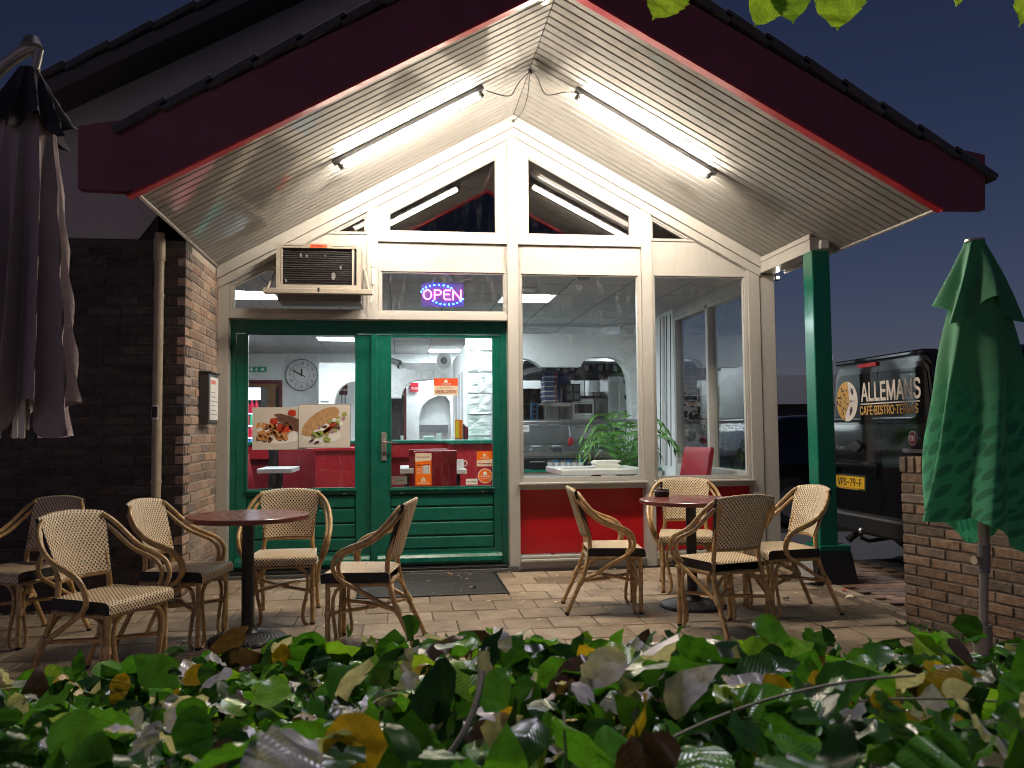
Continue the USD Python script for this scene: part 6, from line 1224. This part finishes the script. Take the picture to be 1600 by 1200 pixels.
def cloth_uv(P):
    d_ = np.linalg.norm(np.diff(np.concatenate([P, P[:, :1]], 1), axis=1), axis=2); u = np.concatenate([np.zeros((len(P), 1)), np.cumsum(d_, 1)[:, :-1]], 1)
    return np.stack([u, 2.2-P[..., 2]], -1)
gpar = thing('green_parasol', 'closed green market parasol with leaf print beside the low brick wall', 'parasol', gp_, 0)
zs = np.linspace(0, 1, 26)
low = [(0.115+0.225*t**0.95, 1.95-1.06*t) for t in zs]
hemf = lambda th, t: -t**2.0*(0.075*np.cos(th*3) + 0.09*np.cos(th*2+1.2) + 0.14)
Pl = cloth(low, 6, 0.40, 0.55, hemf, phase=0.55, seed=4, sharp=1.35, nth=192, wob=0.12)
MB().grid(Pl[::-1], cloth_uv(Pl)[::-1], close_u=True).build('canopy', 'parasol_green', gpar, smooth=True)
capp = [(0.045+0.165*t**1.0, 2.205-0.38*t) for t in np.linspace(0, 1, 14)]
Pc = cloth(capp, 6, 0.42, 0.3, lambda th, t: -t**2*(0.06*np.cos(th*3)), phase=0.45, seed=8, sharp=1.35, nth=192, wob=0.09)
MB().grid(Pc[::-1], cloth_uv(Pc)[::-1], close_u=True).build('vent_flap', 'parasol_green', gpar, smooth=True)
MB().lathe([(0.0, 2.222), (0.048, 2.215), (0.05, 2.203), (0.0, 2.200)], n=20).build('finial', 'alu', gpar, smooth=40)
MB().tube([(-0.045, 0, 0.10), (-0.008, 0, 0.78)], 0.0215, 16).build('pole', 'alu', gpar, smooth=40); MB().tube([(-0.017, 0, 0.62), (0, 0, 2.15)], 0.027, 16).build('upper_pole', 'alu', gpar, smooth=40); MB().tube([(-0.024, 0, 0.50), (-0.016, 0, 0.64)], 0.030, 16).build('collar', 'grey_metal', gpar, smooth=40)
MB().tube([(-0.05, 0, 0.565), (-0.08, -0.005, 0.565)], 0.022, 14).build('clamp_knob', 'chrome', gpar, smooth=40)
MB().lathe([(0.022, 0.235), (0.048, 0.24), (0.050, 0.18), (0.042, 0.10), (0.12, 0.06), (0.13, 0.0)], (-0.048, 0, 0), 32).build('base', 'alu', gpar, smooth=30)
for k in range(8):
    a = 2*PI*k/8+0.35; MB().tube([(0.03*math.cos(a), 0.03*math.sin(a), 2.12), (0.10*math.cos(a+0.1), 0.10*math.sin(a+0.1), 1.4), (0.13*math.cos(a+0.2), 0.13*math.sin(a+0.2), 0.95)], 0.007, 6).build('rib', 'alu', gpar)
# grey cantilever parasol on the left
lq = at_y(38, 400, -3.2); LPX = lq[0]
lpar = thing('grey_parasol', 'closed dark grey parasol hanging from its curved arm at far left', 'parasol', (LPX, -3.2, 0))
def zz_(v, u=45): return at_y(u, v, -3.2)[2]
zt_, zs_, zb_ = zz_(108), zz_(205), zz_(655)
MB().grid(cloth([(0.045+0.175*t, zt_-(zt_-zs_)*t) for t in np.linspace(0, 1, 16)], 10, 0.42, 0.15, lambda th, t: -t**2*0.04*np.cos(th*5), phase=0.2, seed=12)[::-1], close_u=True).build('vent_flap', 'parasol_dark', lpar, smooth=True)
MB().grid(cloth([(0.115+0.155*t**0.8, zs_+0.06-(zs_+0.06-zb_)*t) for t in np.linspace(0, 1, 26)], 10, 0.60, 0.2, lambda th, t: -t**2*(0.09*np.cos(th*5+0.5)), phase=0.15, seed=14)[::-1], close_u=True).build('canopy', 'parasol_grey', lpar, smooth=True)
MB().tube([(0.02, 0, zt_-0.05), (0.045, 0, zt_+0.10)], 0.022, 12).build('hub', 'alu', lpar, smooth=40); MB().lathe([(0.02, zt_+0.10), (0.05, zt_+0.115), (0.03, zt_+0.16), (0, zt_+0.17)], (0.01, 0, 0), 16).build('hub_cap', 'grey_metal', lpar, smooth=40)
arm = curve([(0.03, 0, zt_+0.12), (-0.10, 0.03, zt_+0.05), (-0.30, 0.08, zt_-0.15), (-0.62, 0.16, zt_-0.62), (-0.74, 0.2, zt_-1.2), (-0.76, 0.2, 0.1)], 40)
MB().tube(arm, 0.030, 12).build('mast', 'alu', lpar, smooth=40); MB().box(-1.1, -0.4, -0.15, 0.55, 0.0, 0.08, 0.01).build('base_plate', 'stone_sill', lpar)
MB().tube([(0.03, 0, zt_), (0.02, 0, zb_-0.05)], 0.020, 10).build('inner_pole', 'alu', lpar)
for k in range(4):
    a = 0.7+k*1.5; MB().box(0.09*math.cos(a)-0.012, 0.09*math.cos(a)+0.012, 0.09*math.sin(a)-0.01, 0.09*math.sin(a)+0.01, zb_-0.09, zb_+0.3, 0.004).build('rib_end', 'white_plastic', lpar)

# ---------------------------------------------------------------- hedge in the foreground, in camera heading (s = sideways, d = ahead)
FX, FY = np.array([math.sin(YAW), math.cos(YAW)]), np.array([math.cos(YAW), -math.sin(YAW)])
def hw_(s, d, z): return np.array([FX[0]*d+FY[0]*s, CAM[1]+FX[1]*d+FY[1]*s, z])
def leaf(Lf, Wf, fold, curl, roll, n=6, serr=0.0, tip=1.5, rng=nrng):
    t = np.linspace(0, 1, n+1); w = Wf*np.sin(PI*t**0.74)**0.9*(1-0.15*t**2); w[0] = w[-1] = 0
    z = -curl*Lf*(t-0.35)**2 + rng.normal(0, 0.0016, n+1); V, U = [], []
    for i in range(n+1): V.append((0, Lf*t[i], z[i])); U.append((0, t[i]))
    tri = []
    sides = []
    for sg in (-1, 1):
        idx = []
        for i in range(1, n):
            ww = w[i]*(1+serr*(1 if i % 2 else -1)) ; V.append((sg*ww*math.cos(fold), Lf*(t[i]-(0.03 if serr and i % 2 else 0)), z[i]+ww*math.sin(fold)+roll*sg*ww-0.9*ww*ww/Lf+0.0022*math.sin(9*t[i]+3*sg+curl*20)+rng.normal(0, 0.0007))); U.append((sg, t[i])); idx.append(len(V)-1)
        ch = [0]+idx+[n]
        for i in range(n):
            a, b_, c_, d_ = i, i+1, ch[i], ch[i+1]
            for q_ in ((a, b_, d_), (a, d_, c_)):
                if len(set(q_)) == 3: tri.append(q_ if sg > 0 else q_[::-1])
    tri = [(a, c, b) for a, b, c in tri]
    return np.array(V), np.array(tri), np.array(U)
def leaf_at(mb, pos, size, rng, n=6, serr=0.0, tilt=0.55, face=None, aspect=None):
    asp = aspect or rng.uniform(0.30, 0.44); V, F, U = leaf(size, size*asp, rng.uniform(0.05, 0.5), rng.uniform(-0.1, 0.7), rng.normal(0, 0.15), n, serr, rng=rng)
    V = V - [0, size*0.45, 0]
    az = rng.uniform(0, 2*PI); ti = rng.normal(0, tilt); ro = rng.normal(0, tilt)
    cx, sx = math.cos(ti), math.sin(ti); cy, sy = math.cos(ro), math.sin(ro); cz, sz = math.cos(az), math.sin(az)
    R = np.array([[cz, -sz, 0], [sz, cz, 0], [0, 0, 1]])@np.array([[1, 0, 0], [0, cx, -sx], [0, sx, cx]])@np.array([[cy, 0, sy], [0, 1, 0], [-sy, 0, cy]])
    U = U+[4*int(rng.integers(0, 40)), 0]; mb.add(V@R.T+pos, F, U)
def htop(s, d): return 1.072 - 0.158*d + 0.026*math.sin(s*3.1+1) + 0.018*math.sin(d*7+s*5) - 0.35*max(0, d-1.42)
hedge = thing('hedge', 'clipped leafy hedge with green and pale leaves along the bottom edge', 'hedge')
hr = np.random.default_rng(21); big = []
allm = MB(); rest_n = 0
cand = []
for k in range(11500):
    d = 0.26+1.34*hr.random()**0.7; s = hr.uniform(-1, 1)*(0.42+0.70*d); lay_ = hr.random()
    z = htop(s, d)-0.30*lay_**1.6+hr.normal(0, 0.012)
    if lay_ < 0.12: z += hr.uniform(0, 0.03)
    size = hr.choice([0.032, 0.047, 0.062, 0.080], p=[0.26, 0.32, 0.27, 0.15])*hr.uniform(0.85, 1.15)
    if d < 0.5: size *= 0.95
    # keep the lens clear
    if d < 0.5 and z > 1.24-0.34*d*1.0-0.005: z = 1.24-0.36*d-hr.uniform(0.01, 0.08)
    if z > 1.24-0.215*d-0.012: continue
    cand.append((size/d*(1-0.8*lay_), s, d, z, size))
cand.sort(key=lambda c: -c[0])
for k, (q_, s, d, z, size) in enumerate(cand):
    if k < 300:
        m = MB(); leaf_at(m, hw_(s, d, z), size, hr, 20, 0.035, 0.62); m.build('leaf', 'hedge_leaf', hedge, smooth=True)
    else: leaf_at(allm, hw_(s, d, z), size, hr, 9, 0.03 if size > 0.05 else 0, 0.70)
allm.build('foliage', 'hedge_leaf', hedge, kind='stuff', smooth=True)
for k in range(70):
    d = hr.uniform(0.35, 1.5); s = hr.uniform(-1, 1)*(0.35+0.62*d); z = htop(s, d); az = hr.uniform(0, 2*PI); L_ = hr.uniform(0.12, 0.4)
    p0 = hw_(s, d, z-0.30); p1 = hw_(s+0.10*math.cos(az), d+0.10*math.sin(az), z-0.10); p2 = hw_(s+L_*0.5*math.cos(az), d+L_*0.5*math.sin(az), min(z-0.01+hr.uniform(0, 0.02), 1.24-0.27*d))
    MB().tube(curve([p0, p1, p2], 8), np.linspace(0.0028, 0.0012, 8), 5).build('twig', 'twig', hedge)
for (pts, r) in (([(0.02, 0.62, 0.955), (0.09, 0.66, 0.985), (0.20, 0.70, 1.015), (0.34, 0.72, 1.03)], 0.0012), ([(-0.10, 0.72, 0.93), (-0.04, 0.75, 0.985), (-0.03, 0.78, 1.02)], 0.003), ([(0.22, 0.9, 0.93), (0.36, 0.86, 0.965), (0.55, 0.8, 0.97)], 0.0011), ([(0.12, 0.42, 1.04), (0.20, 0.44, 1.055), (0.3, 0.46, 1.05)], 0.0012)):
    MB().tube(curve([hw_(*q_) for q_ in pts], 14), r, 6).build('branch', 'twig', hedge)
st = MB()
for k in range(60):
    s = hr.uniform(-1.3, 1.3); d = hr.uniform(0.3, 1.5); st.tube([hw_(s, d, 0.0), hw_(s+hr.normal(0, 0.06), d+hr.normal(0, 0.06), 0.4), hw_(s+hr.normal(0, 0.1), d+hr.normal(0, 0.1), htop(s, d)-0.15)], [0.008, 0.006, 0.003], 5)
st.build('stems', 'twig', hedge, kind='stuff')
# linden branch hanging into the top of the picture
br = thing('linden_branch', 'linden tree branch with pale green leaves hanging in at the top right', 'tree')
DB = 1.55
def bp(u, v, d=DB): q_ = ray(u, v); return CAM+q_*d
MB().tube(curve([bp(760, -190, 2.0), bp(1000, -120, DB+0.1), bp(1200, -95), bp(1420, -85), bp(1640, -70), bp(1900, -40)], 30), np.linspace(0.006, 0.016, 30), 8).build('limb', 'twig', br, smooth=50)
MB().tube(curve([bp(1900, -40), bp(2300, 40, 1.6), bp(2500, 300, 1.8), np.array([*bp(2520, 700, 1.9)[:2], 0.0])], 24), np.linspace(0.02, 0.07, 24), 10).build('trunk', 'twig', br, smooth=50)
lr = np.random.default_rng(5)
def hang(u, v, ang, size, asp=0.42, tw=0.0, d=DB, stem=True):
    """leaf whose tip is at pixel (u, v), hanging along ang"""
    V, F, U = leaf(size, size*asp, 0.22+lr.uniform(-0.1, 0.1), 0.25, lr.normal(0, 0.12), 18, 0.06, rng=lr)
    down = -UP*math.cos(ang)+RT*math.sin(ang); side = np.cross(down, FW); side /= np.linalg.norm(side); side = side*math.cos(tw)+FW*math.sin(tw); nor = np.cross(side, down)
    tip_ = bp(u, v, d); base = tip_-down*size
    # drip tip
    V[:, 0] *= np.where(V[:, 1] > 0.86*size, 0.55, 1)
    MB().add(base+V[:, :1]*side+V[:, 1:2]*down+V[:, 2:]*nor, F, U+[4*int(lr.integers(0, 40)), 0]).build('leaf', 'branch_leaf', br, smooth=True)
    if stem: MB().tube([base, base-down*0.03+UP*0.01, bp(u-20*math.sin(ang), -90, d)], 0.0012, 5).build('leaf_stalk', 'twig', br)
for u, v, a, s_, asp, tw in ((1015, 36, -0.55, 0.105, 0.42, 0.2), (1172, 46, -0.50, 0.105, 0.40, 0.3), (1239, 42, 0.05, 0.095, 0.42, -0.3), (1303, 54, -0.12, 0.115, 0.44, 0.1), (1490, 14, -0.2, 0.07, 0.42, 0.3), (1583, 46, -0.35, 0.105, 0.40, 0.5), (1100, -25, 0.3, 0.08, 0.42, 0.2), (1400, -20, 0.2, 0.08, 0.42, 0.1)): hang(u, v, a, s_, asp, tw)
# fallen leaves and crumbs on the paving
lit = MB(); rr = np.random.default_rng(11)
for k in range(750):
    x, y = rr.uniform(-2.2, 3.3), rr.uniform(-3.4, -0.08); s_ = rr.choice([0.006, 0.011, 0.018], p=[0.60, 0.28, 0.12]); n = 5; a0 = rr.uniform(0, 6.28); an = a0+np.sort(rr.uniform(0, 2*PI, n)); P_ = np.stack([x+s_*np.cos(an), y+s_*0.6*np.sin(an), np.full(n, 0.009)+rr.uniform(0, 0.004, n)], 1)
    lit.add(P_, [(0, i, i+1) for i in range(1, n-1)])
setdata(lit.build('crumbs', 'sticker_cream', kind='stuff'), 'small pale crumbs and petals scattered over the paving', 'litter')
for k, (u, v, key, lab) in enumerate(((1322, 922, 'food_tomato', 'orange brown fallen leaf at the foot of the green post'), (1333, 931, 'sticker_cream', 'pale fallen leaf just right of the orange one by the post'), (752, 890, 'sticker_cream', 'pale fallen leaf by the threshold of the right door'), (700, 896, 'food_chicken', 'small tan fallen leaf on the edge of the door mat'), (735, 917, 'sticker_cream', 'cream fallen leaf lying on the door mat'), (1232, 935, 'food_dark', 'dark fallen leaf on the paving beside the right table'))):
    q_ = at_z(u, v, 0.02); t_ = MB(); V, F, U = leaf(0.06, 0.022, 0.4, 0.9, 0.2, 10, 0.05, rng=rr); c_, s_ = math.cos(k*1.3), math.sin(k*1.3); R_ = np.array([[c_, -s_, 0], [s_, c_, 0], [0, 0, 1]]); t_.add(V@R_.T+[q_[0], q_[1], 0.022], F); setdata(t_.build('fallen_leaf', key, smooth=40), lab, 'leaf')
